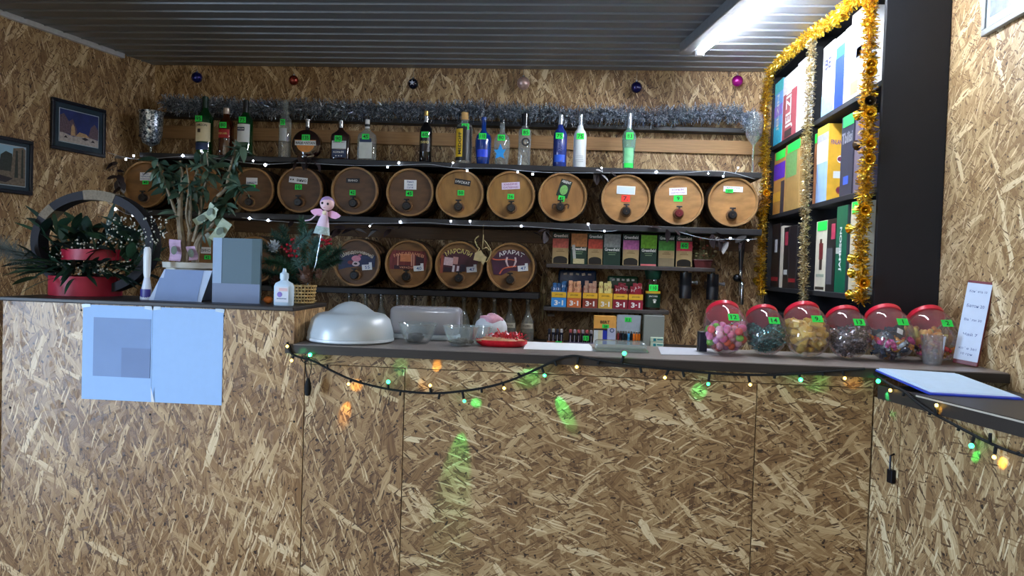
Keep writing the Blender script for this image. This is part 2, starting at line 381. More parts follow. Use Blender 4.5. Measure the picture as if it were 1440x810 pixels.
sc = thing('side_counter', 'slanting chipboard side counter with a metal hook below its dark top', 'counter', SO, (0, 0, THS))
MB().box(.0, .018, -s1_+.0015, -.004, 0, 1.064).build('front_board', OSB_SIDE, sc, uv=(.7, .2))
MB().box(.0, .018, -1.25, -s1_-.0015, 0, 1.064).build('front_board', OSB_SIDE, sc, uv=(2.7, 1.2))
SZT = 1.105
st = thing('side_worktop', 'dark worktop of the side counter carrying the blue folder', 'worktop', (SO.x, SO.y, 1.065))
e0, e1 = SN*.012+SD*.034, SN*.012+SD*1.25
slab([(e0.x, e0.y), (e1.x, e1.y), (XR-.002-SO.x, e1.y), (XR-.002-SO.x, e0.y)], 0, SZT-1.065).build('board', DARKTOP, st)
a0, a1 = SN*.0125+SD*.2, SN*.0125+SD*1.24
MB().tube([(a0.x, a0.y, SZT-1.065-.004), (a1.x, a1.y, SZT-1.065-.004)], .003, 4).build('edge_strip', mat('pale_edge_strip', (190, 182, 165), .5), st)
bk = PS(1257, 660)
h = thing('metal_hook', 'small dark metal latch hook on the side counter front', 'hook', bk+SN*.001, (0, 0, THS))
MB().tube([(0,0,.045),(-.012,0,.04),(-.012,0,0),(-.004,0,-.004)], .003).build('shank', mat('dark_iron', (35, 35, 40), .35, .8), h)
MB().bbox(-.014, 0, -.012, .012, -.04, 0, .003).build('plate', mat('dark_iron', (35, 35, 40), .35, .8), h)

# ---------------------------------------------------------------- shelves on the back wall
BLACKW = mat('black_stained_wood', (30, 29, 32), .5, var=.25, scale=30, stretch=(.3, 6, 6))
PINE = mat('pine_batten', (164, 124, 80), .55, var=.22, scale=14, stretch=(.5, 9, 9))
def shelf(name, label, p0, p1, y0, y1, th, m=BLACKW):
    """board from p0 to p1 (top front edge), y0 front, y1 back"""
    c = (p0+p1)/2; L = (p1-p0).length; ry = -math.atan2(p1.z-p0.z, p1.x-p0.x)
    o = MB().bbox(-L/2, L/2, 0, y1-y0, -th, 0, .003).build(name, m, loc=(c.x, y0, c.z), rot=(0, ry, 0))
    return tag(o, label, 'shelf')
shelf('wall_shelf', 'topmost black wall shelf hung with silver tinsel', P(222, 157, 4.27), P(1072, 181, 4.27), 4.27, YB-.001, .026)
s1a, s1b = P(196, 214, 4.05), P(1072, 243, 4.05)
shelf('wall_shelf', 'black wall shelf carrying the row of spirit bottles', s1a, s1b, 4.05, YB-.001, .028)
bt0, bt1 = P(222, 176, 4.33), P(1072, 199, 4.33)
c = (bt0+bt1)/2
tag(MB().bbox(-(bt1-bt0).length/2, (bt1-bt0).length/2, 0, .019, -.075, 0, .002).build('wall_batten', PINE, loc=(c.x, YB-.02, c.z-.0), rot=(0, -math.atan2(bt1.z-bt0.z, bt1.x-bt0.x), 0)), 'light pine batten on the wall below the silver tinsel shelf', 'batten')
# ================================================================ barrels
BY = 4.06
s2a, s2b = P(176, 292, BY-.01), P(1072, 321, BY-.01)
shelf('barrel_shelf', 'long black shelf below the upper row of wooden barrels', s2a-Vector((0, 0, .006)), s2b-Vector((0, 0, .006)), BY-.01, YB-.001, .032)
s3a, s3b = P(262, 396.5, BY-.01), P(757, 411.5, BY-.01)
shelf('barrel_shelf', 'short black shelf below the lower row of barrels', s3a-Vector((0, 0, .006)), s3b-Vector((0, 0, .006)), BY-.01, YB-.001, .03)
STAVE = mat('barrel_stave_wood', (92, 64, 40), .55, var=.3, scale=18, stretch=(6, .5, 6))
RIMW = mat('barrel_rim_wood', (148, 110, 64), .5, var=.2, scale=30)
HOOP = mat('barrel_hoop_iron', (44, 38, 34), .45, .7)
HEADS = [mat('barrel_head_%d' % i, c_, .5, var=.34, scale=11, stretch=(3, 3, .9) if i % 2 else (1.2, 1.2, 3), bump=.1) for i, c_ in enumerate(((128, 90, 48), (146, 106, 52), (98, 68, 40), (150, 106, 56), (160, 116, 66)))]
TAPB = mat('tap_black', (24, 22, 24), .35); TAPW = mat('tap_flange_wood', (120, 86, 54), .5)
BR = .131
def barrel_meshes():
    b = MB(); ns = 20; L = .262; prof = []
    for i in range(9):
        t = i/8; prof.append((BR+.0055*math.sin(pi*t), L*t))
    seg = ns*3; v = []; f = []
    for r, yy in prof:
        for k in range(seg):
            a = 2*pi*k/seg; q = r-(.0016 if k % 3 == 0 else 0)
            v.append((q*math.cos(a), yy, q*math.sin(a)))
    for i in range(8):
        for k in range(seg): f.append((i*seg+k, i*seg+(k+1) % seg, (i+1)*seg+(k+1) % seg, (i+1)*seg+k))
    f.append(tuple(range(8*seg, 9*seg))); b.add(v, f)
    body = b.mesh('staves', 30)
    rim = MB().lathe([(BR-.012, .018), (BR-.0105, .0), (BR-.0015, -.001), (BR+.0005, .004), (BR+.0005, .014)], 48, Matrix.Rotation(-pi/2, 4, 'X')).mesh('rim', 40)
    head = MB().lathe([(.0002, .014), (BR-.0115, .014)], 48, Matrix.Rotation(-pi/2, 4, 'X')).mesh('head')
    hoops = [MB().lathe([(r0-.001, y0), (r0+.0014, y0), (r1+.0014, y1), (r1-.001, y1)], 48, Matrix.Rotation(-pi/2, 4, 'X')).mesh('hoop', 40) for r0, y0, r1, y1 in ((BR+.0010, .022, BR+.0022, .042), (BR+.0040, .075, BR+.0048, .095), (BR+.0048, .167, BR+.0040, .187))]
    tap = MB().lathe([(.002, .034), (.014, .034), (.017, .030), (.017, .012), (.012, .008), (.012, -.002)], 18, RX90).mesh('tap', 40)
    fl = MB().lathe([(.0115, .009), (.020, .009), (.0225, .005), (.0225, 0)], 20, RX90).mesh('tap_flange', 40)
    key = MB().bbox(-.004, .004, -.030, -.022, .010, .026, .002).bbox(-.012, .012, -.030, -.022, .024, .030, .002).mesh('tap_key', 40)
    for me, mm in ((body, STAVE), (rim, RIMW), (tap, TAPB), (fl, TAPW), (key, TAPB)): me.materials.append(mm)
    for q in hoops: q.materials.append(HOOP)
    return body, rim, head, hoops, tap, fl, key
bm_ = barrel_meshes(); BARRELS = {}
def on_shelf(a, b, x): return a.z+(b.z-a.z)*(x-a.x)/(b.x-a.x)-.006
def barrel(px, py, label, hi, tx=0, ty=-.078, group='wooden barrels of the upper row', keyrot=0, red=False, sc_=1.0):
    p = P(px, py, BY); zs = on_shelf(s2a, s2b, p.x) if 'upper' in group else on_shelf(s3a, s3b, p.x)
    t = thing('barrel', label, 'barrel', (p.x, BY, zs+.004), group=group); z = BR+.0055; t.scale = (sc_,)*3
    body, rim, head, hoops, tap, fl, key = bm_
    link('staves', body, None, t, (0, 0, z)); link('rim', rim, None, t, (0, 0, z))
    h = head.copy(); link('head', h, HEADS[hi], t, (0, 0, z), (0, rnd.uniform(-.15, .15), 0))
    for q in hoops: link('hoop', q, None, t, (0, 0, z))
    f = link('tap_flange', fl, None, t, (tx, .013, z+ty)); k = link('tap', tap, None, t, (tx, .013, z+ty)); f.scale = k.scale = (1.3, 1.2, 1.3); kk = link('tap_key', key, None, k, (0, 0, 0), (0, keyrot, 0))
    if red:
        rm = mat('tap_dark_red', (96, 22, 30), .35)
        me = tap.copy(); me.materials.clear(); me.materials.append(rm); k.data = me
    return t, z
def card(t, z, dx, dz, w, h, lines, m=None, rot=0, ink=None, name='label_card'):
    c = plate(t, name, w, h, (dx, .0118, z+dz), m or PAPER, (0, rot, 0)); n = len(lines)
    for i, s in enumerate(lines):
        if s: lettering(c, s, h/(n+.4)*.62, w*.88, (0, -.0012, h*((n-1)/2-i)/(n+.25)), ink or INK)
    return c
U = 4.06/FPX       # metres per pixel at the barrel faces, about
BLUEINK = mat('blue_ink', (60, 90, 150), .6); PINKINK = mat('pink_ink', (150, 60, 130), .6)
BLK = mat('black_card', (30, 28, 30), .5)
t, z = barrel(203, 258, 'wooden barrel behind the hoop basket with white card and green tag', 0, .0, -.076); card(t, z, 0, .045, .066, .046, ['ВИНО', 'ЧЕРВОНЕ', 'НАПІВСОЛОДКЕ'], ink=BLUEINK); price(t, '40', (0, .0112, z+.012), .036, .022)
t, z = barrel(281, 261, 'wooden barrel of the upper row hidden behind the leafy potted plant', 0, sc_=.95)
t, z = barrel(355, 264, 'dark wooden barrel beside the potted plant with white label card', 2, -.015, -.076, sc_=.92); card(t, z, -.01, .052, .070, .040, ['', 'ВИНО БІЛЕ'], ink=BLUEINK); price(t, '42', (-.005, .0112, z+.017), .036, .028)
t, z = barrel(421, 266, 'dark wooden barrel above the fir basket with a long white label', 2, .0, -.072, sc_=.97); card(t, z, -.012, .055, .108, .034, ['▪▪  вино'], rot=.08); price(t, '10', (-.01, .0112, z+.016), .040, .030)
t, z = barrel(498, 269, 'dark wooden barrel next to the angel doll with small black label', 2, .0, -.070); card(t, z, -.012, .056, .076, .026, ['ВИНО'], BLK, ink=WHITEINK); price(t, '42', (-.012, .0112, z-.010), .034, .028)
t, z = barrel(576, 273, 'brown wooden barrel with a square white paper over a green tag', 2, -.012, -.076); card(t, z, .0, .042, .068, .052, ['Вино', 'біле', 'сухе'], ink=BLUEINK); price(t, '45', (-.004, .0112, z-.006), .038, .030)
t, z = barrel(646, 275, 'pale wooden barrel with tilted black label and green tag', 1, -.002, -.072); card(t, z, .014, .063, .088, .032, ['МУСКАТ'], BLK, .14, WHITEINK); price(t, '50', (.006, .0112, z+.006), .036, .028)
t, z = barrel(718, 278, 'golden wooden barrel with pinkish printed label tilted upward', 1, .006, -.070); card(t, z, -.002, .052, .098, .038, ['КАБЕРНЕ', 'САПЕРАВІ'], mat('pinkish_card', (224, 206, 226), .6, var=.04), -.07, PINKINK); price(t, '36', (.0, .0112, z-.006), .036, .028)
t, z = barrel(791, 279, 'wooden barrel with tilted dark green picture card and wide tap lever', 3, -.010, -.056)
c = card(t, z, .008, .045, .062, .094, [], mat('dark_green_card', (22, 40, 32), .5), .30); lettering(c, 'ABSENT', .014, .05, (0, -.0012, .036), WHITEINK)
MB().lathe([(.0005, .002), (.02, .001), (.021, 0)], 16, RX90 @ Matrix.Diagonal((1, 1.3, 1, 1))).build('emblem', mat('hop_green', (120, 176, 96), .6, var=.3, scale=120), c, loc=(0, -.0008, -.008))
price(t, '45', (-.006, .0112, z-.008), .034, .030, rot=(0, .15, 0))
MB().tube(path([(-.052, -.018, z-.066), (-.050, -.02, z-.046), (-.034, -.022, z-.042), (-.026, -.022, z-.058)], 5), .0045).build('tap_lever', mat('tap_brown', (78, 52, 36), .4), t); MB().tube(path([(.030, -.018, z-.064), (.034, -.02, z-.046), (.020, -.022, z-.042), (.008, -.022, z-.056)], 5), .0045).build('tap_lever', mat('tap_brown', (78, 52, 36), .4), t)
t, z = barrel(880, 281, 'wooden barrel with blank white card above a red tag', 4, .004, -.068); card(t, z, .0, .046, .098, .044, [], PAPER, .03); plate(t, 'label_border', .090, .034, (0, .0106, z+.046), mat('pale_blue_paper', (206, 220, 238), .7, var=.02), (0, .03, 0)); price(t, '7.', (.0, .0112, z+.002), .046, .036, RED)
t, z = barrel(955, 283, 'wooden barrel with white card printed in red above dark red tap', 4, .0, -.070, red=True); card(t, z, -.006, .048, .092, .038, ['КОНЬЯК', 'ДАГЕСТАН'], PAPER, -.06, PINKINK); price(t, '9', (-.004, .0112, z+.010), .046, .032)
t, z = barrel(1031, 284, 'wooden barrel beside the gold tinsel with a long white card', 4, -.004, -.070); card(t, z, .0, .068, .100, .028, ['ВИНО СУХЕ', '       1Л  0,5'], PAPER, .02); price(t, '180', (-.020, .0100, z+.058), .040, .020)
G2 = 'wooden barrels of the lower row'
t, z = barrel(285, 361, 'wooden barrel of the lower row behind the white plant pot', 0, group=G2); card(t, z, .012, .045, .060, .036, ['ВИНО']); price(t, '42', (.022, .0112, z+.006), .036, .022)
t, z = barrel(357, 364, 'wooden barrel of the lower row behind the grey standing board', 2, group=G2)
def poster(t, z, pts, m, name='poster'): return MB().prism(pts, -.0012, 0).build(name, m, t, loc=(0, .0122, z))
GOLDINK = mat('gold_lettering', (224, 206, 120), .4, var=.1); PEACHINK = mat('peach_lettering', (228, 160, 120), .5); PALEINK = mat('pale_lettering', (226, 214, 196), .5)
def wedge(w0, w1, zb, zt, arc=0, n=8):
    return [(-w0, zb), (w0, zb), (w1, zt)] + [(w1*math.cos(pi*i/n), zt+arc*math.sin(pi*i/n)) for i in range(1, n)] + [(-w1, zt)]
TAG2 = mat('white_price_card', (226, 230, 234), .6, var=.03)
def pricecard(t, z, dx, dz, s):
    c = plate(t, 'price_card', .056, .030, (dx, .0095, z+dz), TAG2, (0, -.10, 0)); MB().box(.012, .028, -.0006, .0006, .014, .026).build('card_tab', TAG2, c)
    lettering(c, s, .017, .040, (.002, -.0012, 0), BLUEINK)
# 1: blue poster with fruit and arched script
t, z = barrel(501, 370, 'lower barrel with dark blue fruit picture and pale arched script', 2, -.006, -.070, G2)
q = poster(t, z, [(-.104, -.044), (-.06, -.030), (.0, -.020), (.100, -.022), (.104, .040), (-.098, .046)], mat('navy_print', (22, 34, 74), .4, var=.45, scale=22, stretch=(1, 1, 4)))
lettering(q, 'Шардоннаний', .026, .190, (0, -.0025, .058), PALEINK, arc=.16)
for dx, dz, r_, c_ in ((-.004, .022, .026, (214, 140, 160)), (.016, .040, .010, (190, 110, 130)), (-.006, -.006, .022, (206, 186, 190)), (-.036, .0, .016, (120, 50, 60))):
    MB().lathe([(.0005, .0022), (r_, .0014), (r_, 0)], 18, RX90 @ Matrix.Diagonal((1, .65, 1, 1))).build('printed_fruit', mat('fruit_%d' % int(r_*1000), c_, .5, var=.2, scale=150), q, loc=(dx, -.0012, dz))
MB().lathe([(.0005, .003), (.010, .0026), (.010, 0)], 14, RX90 @ Matrix.Diagonal((1, .55, 1, 1))).build('printed_fruit', BLK, q, loc=(-.006, -.0012, -.006)); pricecard(t, z, .058, -.024, '55')
# 2: red cellar poster
t, z = barrel(574, 373, 'lower barrel with a reddish cellar picture and white price card', 0, -.006, -.070, G2)
q = poster(t, z, [(-.104, -.030), (.09, -.030), (.106, .036), (.088, .072), (-.088, .074), (-.106, .040)], mat('cellar_print', (112, 40, 38), .4, var=.5, scale=16, stretch=(6, 1, 1)))
plate(q, 'printed_barrel', .060, .042, (-.018, -.0016, .034), mat('print_orange', (206, 128, 84), .5, var=.25, scale=40, stretch=(1, 1, 6)))
for dx in (-.060, .016, .028): plate(q, 'printed_stripe', .007, .064, (dx, -.0016, .022), mat('print_pink', (206, 150, 130), .5))
plate(q, 'printed_shade', .044, .050, (.062, -.0016, .018), mat('print_plum', (56, 26, 40), .5, var=.3)); plate(q, 'printed_band', .090, .020, (-.036, -.0014, -.018), mat('print_plum', (56, 26, 40), .5, var=.3))
lettering(q, 'МАГАРАЧЕВ', .017, .172, (0, -.0025, .057), PEACHINK, arc=.25); lettering(q, 'УКРАЇНА', .014, .080, (-.01, -.0025, -.018), PEACHINK); pricecard(t, z, .056, -.022, '40')
# 3: winery poster with gold arched text
t, z = barrel(645, 375, 'lower barrel with plum red picture and gold arched lettering', 0, .004, -.070, G2)
q = poster(t, z, [(-.098, -.040), (.092, -.030), (.104, .030), (.080, .074), (.0, .086), (-.078, .076), (-.106, .030)], mat('winery_print', (70, 26, 42), .4, var=.5, scale=14))
lettering(q, 'МАРСАЛИ', .026, .150, (-.004, -.0025, .079), GOLDINK, arc=.13)
plate(q, 'printed_side', .014, .098, (-.094, -.0014, .004), mat('print_rust', (150, 76, 58), .5, var=.2), (0, .05, 0))
for dx, dz, w_, h_, c_ in ((-.058, .020, .050, .044, (206, 178, 184)), (-.020, .026, .028, .040, (190, 140, 136)), (-.030, -.018, .012, .036, (206, 200, 206)), (-.006, -.020, .012, .034, (200, 190, 200)), (-.062, -.024, .040, .024, (44, 26, 40)), (.020, -.014, .028, .038, (40, 30, 50))):
    plate(q, 'printed_shape', w_, h_, (dx, -.0016, dz), mat('print_%d_%d' % (c_[0], c_[1]), c_, .5, var=.2, scale=90), (0, .1, 0))
pricecard(t, z, .070, -.020, '47')
# 4: ararat poster
t, z = barrel(718, 377, 'lower barrel with purple wine glass picture and white arched lettering', 0, .0, -.070, G2)
q = poster(t, z, [(-.092, -.044), (-.05, -.048), (.0, -.020), (.08, -.024), (.108, .034), (.070, .082), (.0, .094), (-.070, .082), (-.108, .034)], mat('ararat_print', (66, 28, 56), .4, var=.5, scale=14))
lettering(q, 'АРАРАТ', .022, .158, (0, -.0025, .080), WHITEINK, arc=.125)
for sx_ in (-1, 1):
    MB().tube([(sx_*.022, 0, .052), (sx_*.026, 0, .03), (sx_*.018, 0, .006), (sx_*.006, 0, -.002)], [.005, .006, .004, .002], 5).build('printed_glass', mat('print_glass_white', (214, 190, 190), .4), q, loc=(0, -.002, 0))
MB().tube(path([(-.100, 0, .040), (-.07, 0, .036), (-.02, 0, .040), (.03, 0, .036)], 4), .004, 4).tube(path([(-.060, 0, -.040), (-.04, 0, -.012), (.0, 0, .0), (.03, 0, .004)], 4), .005, 4).build('printed_swirl', mat('print_swirl', (206, 100, 70), .5, var=.2), q, loc=(0, -.001, 0))
pricecard(t, z, .066, -.006, '47')

# ================================================================ bottles on the shelf
SY = 4.094
def shelf_z(x): return s1a.z+(s1b.z-s1a.z)*(x-s1a.x)/(s1b.x-s1a.x)
def bottle(label, px, top, hw, gm, capm, prof, deep=1.0, sq=1.0, cap=.14, name='bottle'):
    """prof: list of (height share, radius share) of the glass; the cap takes the top share"""
    p = P(px, top, SY); zb = shelf_z(p.x)+.0002; H = p.z-zb; R = hw*mpp(p)
    t = thing(name, label, 'bottle', (p.x, SY, zb), group='bottles on the black shelf')
    g = MB().lathe([(.0005, .0005)]+[(R*r, H*h) for h, r in prof]+[(.0005, H*prof[-1][0])], 28, sy=deep, sq=sq).build('glass', gm, t, smooth=35)
    rn = R*prof[-1][1]
    if capm: MB().lathe([(rn*1.05, H*(1-cap)), (rn*1.12, H*(1-cap)+.001), (rn*1.12, H-.002), (rn*.95, H), (.0005, H)], 20, sy=1 if deep > .6 else 1, sq=1).build('cap', capm, t, smooth=35)
    return t, H, R
def wrap(t, R, z0, z1, m, half=1.15, deep=1.0, name='label', sq=1.0, grow=.0010, label=None):
    return MB().lathe([(R+grow, z0), (R+grow, z1)], 14, sy=deep, sq=sq, a0=-pi/2-half, a1=-pi/2+half).build(name, m, t, smooth=50, label=label)
def face(R, deep=1.0): return -R*deep
G_GREEN = glass('glass_green', (14, 74, 34), .62, .06, (40, 120, 60)); G_CLEAR = glass('glass_clear', (214, 220, 220), .16, .05, (232, 238, 238))
G_AMBER = glass('glass_amber', (84, 40, 16), .45, .05, (196, 130, 70)); G_BROWN = glass('glass_brown', (38, 14, 12), .86, .06, (90, 40, 30))
G_BLACK = mat('glass_black', (14, 12, 14), .08, coat=.5); G_BLUE = glass('glass_blue', (8, 62, 150), .72, .06, (20, 90, 190)); G_NAVY = mat('glass_navy', (36, 52, 122), .15, coat=.5)
G_FROST = mat('glass_frosted_white', (222, 226, 226), .35, var=.05); G_TEAL = glass('glass_pale_teal', (150, 196, 180), .35, .05, (200, 232, 220))
SILVER = mat('cap_silver', (190, 194, 198), .25, .9); GOLD = mat('cap_gold', (206, 170, 96), .3, .7); DARKCAP = mat('cap_dark', (22, 26, 28), .35); CORK = mat('cap_cork', (206, 160, 96), .6); DGREEN = mat('foil_dark_green', (16, 48, 36), .35)
ROUND = [(0, .92), (.015, 1), (.58, 1), (.66, .92), (.73, .55), (.78, .36), (.90, .33)]
TALL = [(0, .94), (.015, 1), (.60, 1), (.67, .85), (.73, .5), (.80, .38), (.88, .36)]
CREAM = mat('label_cream', (226, 214, 176), .6, var=.06); WLAB = mat('label_white', (222, 226, 226), .6, var=.05); NAVYL = mat('label_navy', (30, 48, 84), .5)
def num(t, s, z, R, deep=1, w=.040, h=.032, dx=0): price(t, s, (dx, -R*deep-.004, z), w, h)

t, H, R = bottle('green whiskey bottle with a cream and navy label beside the red label bottle', 289, 136, 11.5, G_GREEN, DGREEN, ROUND, cap=.2)
wrap(t, R, H*.22, H*.54, CREAM); wrap(t, R, H*.08, H*.20, NAVYL, .9); lettering(t, 'JAMESON', .018, .066, (0, -R-.0018, H*.49), bend=R+.0018); plate(t, 'crest', .016, .02, (-.01, -R-.002, H*.40), mat('crest_dark', (60, 50, 40), .5)); num(t, '95', H*.60, R*.92, dx=-.014)
t, H, R = bottle('amber whisky bottle with a slanted red label and pale cap', 319, 152, 9.5, G_AMBER, mat('cap_pale_gold', (206, 190, 176), .35, .4), [(0, .95), (.02, 1), (.62, 1), (.72, .85), (.78, .5), (.88, .42)], sq=.75, cap=.13)
q = wrap(t, R, H*.36, H*.54, mat('label_red', (168, 28, 34), .5), .85, sq=.75); lettering(q, 'RED LABEL', .010, .05, (0, -R-.0025, H*.45), GOLDINK); num(t, '80', H*.62, R)
t, H, R = bottle('green bottle with a tall white label and dark cap', 346, 141, 10.5, G_GREEN, DARKCAP, ROUND, cap=.24)
wrap(t, R, H*.24, H*.56, WLAB, 1.0); plate(t, 'label_band', .040, .020, (-.006, -R-.0025, H*.47), NAVYL); lettering(t, 'WILLIAM', .008, .034, (-.006, -R-.0042, H*.47), WHITEINK); num(t, '75', H*.63, R*.9)
t, H, R = bottle('tall clear glass bottle standing beside the round dark cognac flask', 402, 141, 8.8, G_CLEAR, G_CLEAR, TALL, cap=.16)
wrap(t, R, H*.28, H*.50, mat('label_pale_frost', (186, 192, 190), .5), .6); num(t, '70', H*.60, R, w=.026)
# round flask
p = P(433, 168, SY); zb = shelf_z(p.x)+.0002; H = p.z-zb; R = 20.5*mpp(p)
t = thing('cognac_flask', 'round dark cognac flask with an orange and white label', 'bottle', (p.x, SY, zb), group='bottles on the black shelf')
MB().lathe([(.0005, .028), (R*.8, .028), (R, .018), (R, -.018), (R*.8, -.028), (.0005, -.028)], 36, Matrix.Translation((0, 0, R*.95)) @ RX90).bbox(-R*.62, R*.62, -.026, .026, 0, R*.5, .006).build('glass', G_BROWN, t, smooth=40)
MB().lathe([(.012, R*1.85), (.011, H-.03), (.0005, H-.03)], 16).build('neck', G_BROWN, t, smooth=40); MB().lathe([(.0125, H-.042), (.0125, H-.008), (.018, H-.006), (.018, H), (.0005, H)], 16).build('cap', SILVER, t, smooth=40)
lb = MB().prism([(-.060+.0*i, .02) for i in range(1)]+[(.052*math.cos(a), .002+.05*math.sin(a)) for a in [-pi+pi*i/14 for i in range(15)]]+[(.060, .02)], -.0012, 0).build('label', mat('label_orange', (214, 138, 62), .5, var=.15), t, loc=(0, -.0295, R*.98))
bd = plate(t, 'label_band', .118, .026, (0, -.031, R*1.02), WLAB); lettering(bd, 'BALKANYAN', .014, .108, (0, -.0012, 0)); price(t, '135', (.002, -.0305, R*1.38), .046, .034)
# brown square flask
FL = [(0, .9), (.02, 1), (.55, 1), (.63, .92), (.72, .42), (.78, .22), (.86, .22)]
t, H, R = bottle('brown square cognac flask with a silver and black label', 480, 169, 13.5, G_BROWN, SILVER, FL, .55, .45, .20, 'cognac_flask')
plate(t, 'label', R*1.5, H*.20, (0, -R*.57, H*.36), WLAB); q = plate(t, 'label_band', R*1.5, H*.20, (0, -R*.57, H*.14), NAVYL); lettering(q, 'КОНЬЯК', .012, .06, (0, -.002, .008), WHITEINK); lettering(q, '★ ★ ★', .009, .05, (0, -.002, -.012), WHITEINK); lettering(t, 'ЗАКАРПАТ', .010, .066, (0, -R*.57-.002, H*.43)); price(t, '90', (-.004, -R*.57-.003, H*.51), .040, .034)
t, H, R = bottle('clear square flask with a pale paper label and white stopper', 517, 168, 13, G_CLEAR, mat('stopper_white', (226, 226, 226), .4), FL, .55, .45, .22, 'spirit_flask')
plate(t, 'label', R*1.4, H*.40, (0, -R*.57, H*.24), mat('label_pale_grey', (206, 208, 198), .6, var=.08)); plate(t, 'label_band', R*1.25, H*.09, (0, -R*.57-.001, H*.475), NAVYL); price(t, '45', (0, -R*.57-.003, H*.56), .040, .030)
MB().lathe([(.0145, H*.82), (.0145, H*.88)], 14).build('neck_ring', DARKCAP, t, smooth=40)
t, H, R = bottle('black wine bottle with a gold foil top', 600, 156, 8.8, G_BLACK, GOLD, ROUND, cap=.10)
wrap(t, R, H*.20, H*.52, mat('label_dark_picture', (34, 22, 22), .4, var=.5), .9); lettering(t, 'ВИНО', .014, .046, (0, -R-.002, H*.38), GOLDINK, bend=R+.002); MB().lathe([(R*.37, H*.74), (R*.36, H*.9)], 16).build('neck_foil', SILVER, t, smooth=40); num(t, '60', H*.52, R, dx=.002)
t, H, R = bottle('vodka bottle with a cork top and yellow slanted label', 654, 158, 11.5, G_CLEAR, CORK, [(0, .94), (.015, 1), (.68, 1), (.75, .85), (.79, .45), (.88, .4)], cap=.15)
q = wrap(t, R, H*.05, H*.70, mat('label_black', (24, 24, 26), .4), 1.15); wrap(t, R, H*.12, H*.66, mat('label_yellow', (236, 190, 40), .45), .55, grow=.0016).rotation_euler.z = -.6
lettering(t, 'MEDOFF', .020, .120, (-.018, -R*.9-.003, H*.38), rot=(0, -pi/2, -.45), bold=.02); num(t, '97', H*.70, R*.8, dx=.010)
BULGE = [(0, .72), (.02, .78), (.3, .98), (.5, 1), (.62, .85), (.68, .45), (.73, .30), (.92, .29)]
t, H, R = bottle('deep blue glass bottle with swelling body beside the clear blue leaf bottle', 681, 165, 11.5, G_BLUE, mat('cap_blue', (30, 70, 150), .3), BULGE, cap=.07)
wrap(t, R*.97, H*.14, H*.30, mat('label_royal_blue', (30, 70, 220), .4), .7); lettering(t, 'FINLANDIA', .006, .05, (0, -R-.003, H*.51), WHITEINK); num(t, '110', H*.57, R)
t, H, R = bottle('clear glass bottle with a bright blue leaf print', 707, 168, 11.5, G_CLEAR, DARKCAP, BULGE, cap=.08)
MB().prism([(0, .05), (.014, .018), (.03, .02), (.018, -.006), (.024, -.03), (0, -.02), (-.024, -.03), (-.02, -.004), (-.034, .016), (-.012, .018)], -.001, 0).build('leaf_print', mat('print_azure', (40, 150, 232), .45, var=.15), t, loc=(-.004, -R-.001, H*.24)); num(t, '80', H*.57, R)
t, H, R = bottle('clear vodka bottle with a black round emblem and black cap', 739, 160, 9, G_CLEAR, mat('cap_black_gloss', (20, 16, 20), .15), [(0, .95), (.015, 1), (.66, 1), (.70, .8), (.735, .5), (.8, .5)], sq=.8, cap=.24)
MB().lathe([(.014, .001), (.0225, .001), (.0225, 0)], 20, RX90).build('emblem', BLK, t, loc=(.008, -R-.003, H*.44), smooth=40); MB().lathe([(.0005, .002), (.009, .001), (.009, 0)], 14, RX90 @ Matrix.Diagonal((.7, 1.4, 1, 1))).build('emblem_centre', SILVER, t, loc=(.008, -R-.003, H*.44)); num(t, '85', H*.62, R, dx=.008)
t, H, R = bottle('dark blue matt bottle with a silver capsule', 789, 161, 9.8, G_NAVY, SILVER, TALL, cap=.2)
wrap(t, R, H*.08, H*.22, mat('label_bright_blue', (36, 92, 214), .4), .8); lettering(t, 'ХЛІБНА', .018, .075, (0, -R-.003, H*.42), mat('steel_ink', (110, 124, 180), .4), (0, -pi/2, 0)); MB().box(-.002, .012, -.001, 0, -.002, .001).box(.010, .012, -.001, 0, 0, .02).build('silver_mark', SILVER, t, loc=(.006, -R-.002, H*.10)); num(t, '75', H*.57, R, dx=-.004)
t, H, R = bottle('frosted white vodka bottle with silver capsule', 817, 161, 9, G_FROST, SILVER, TALL, cap=.22)
for k in range(4): plate(t, 'label_line', .040, .003, (0, -R-.001, H*(.10+.035*k)), mat('pale_grey_print', (170, 176, 180), .5))
num(t, '75', H*.57, R*.97)
t, H, R = bottle('clear bottle with pale green tint and silver neck foil', 886, 159, 10, G_TEAL, SILVER, [(0, .74), (.02, .8), (.3, .84), (.48, .98), (.58, 1), (.66, .75), (.70, .42), (.76, .34)], cap=.28)
wrap(t, R*.86, H*.10, H*.38, mat('label_soft_green', (120, 196, 140), .5, var=.2), .8); wrap(t, R*.84, H*.02, H*.10, GREEN, .8, name='price_strip'); num(t, '83', H*.57, R, w=.038, h=.036)
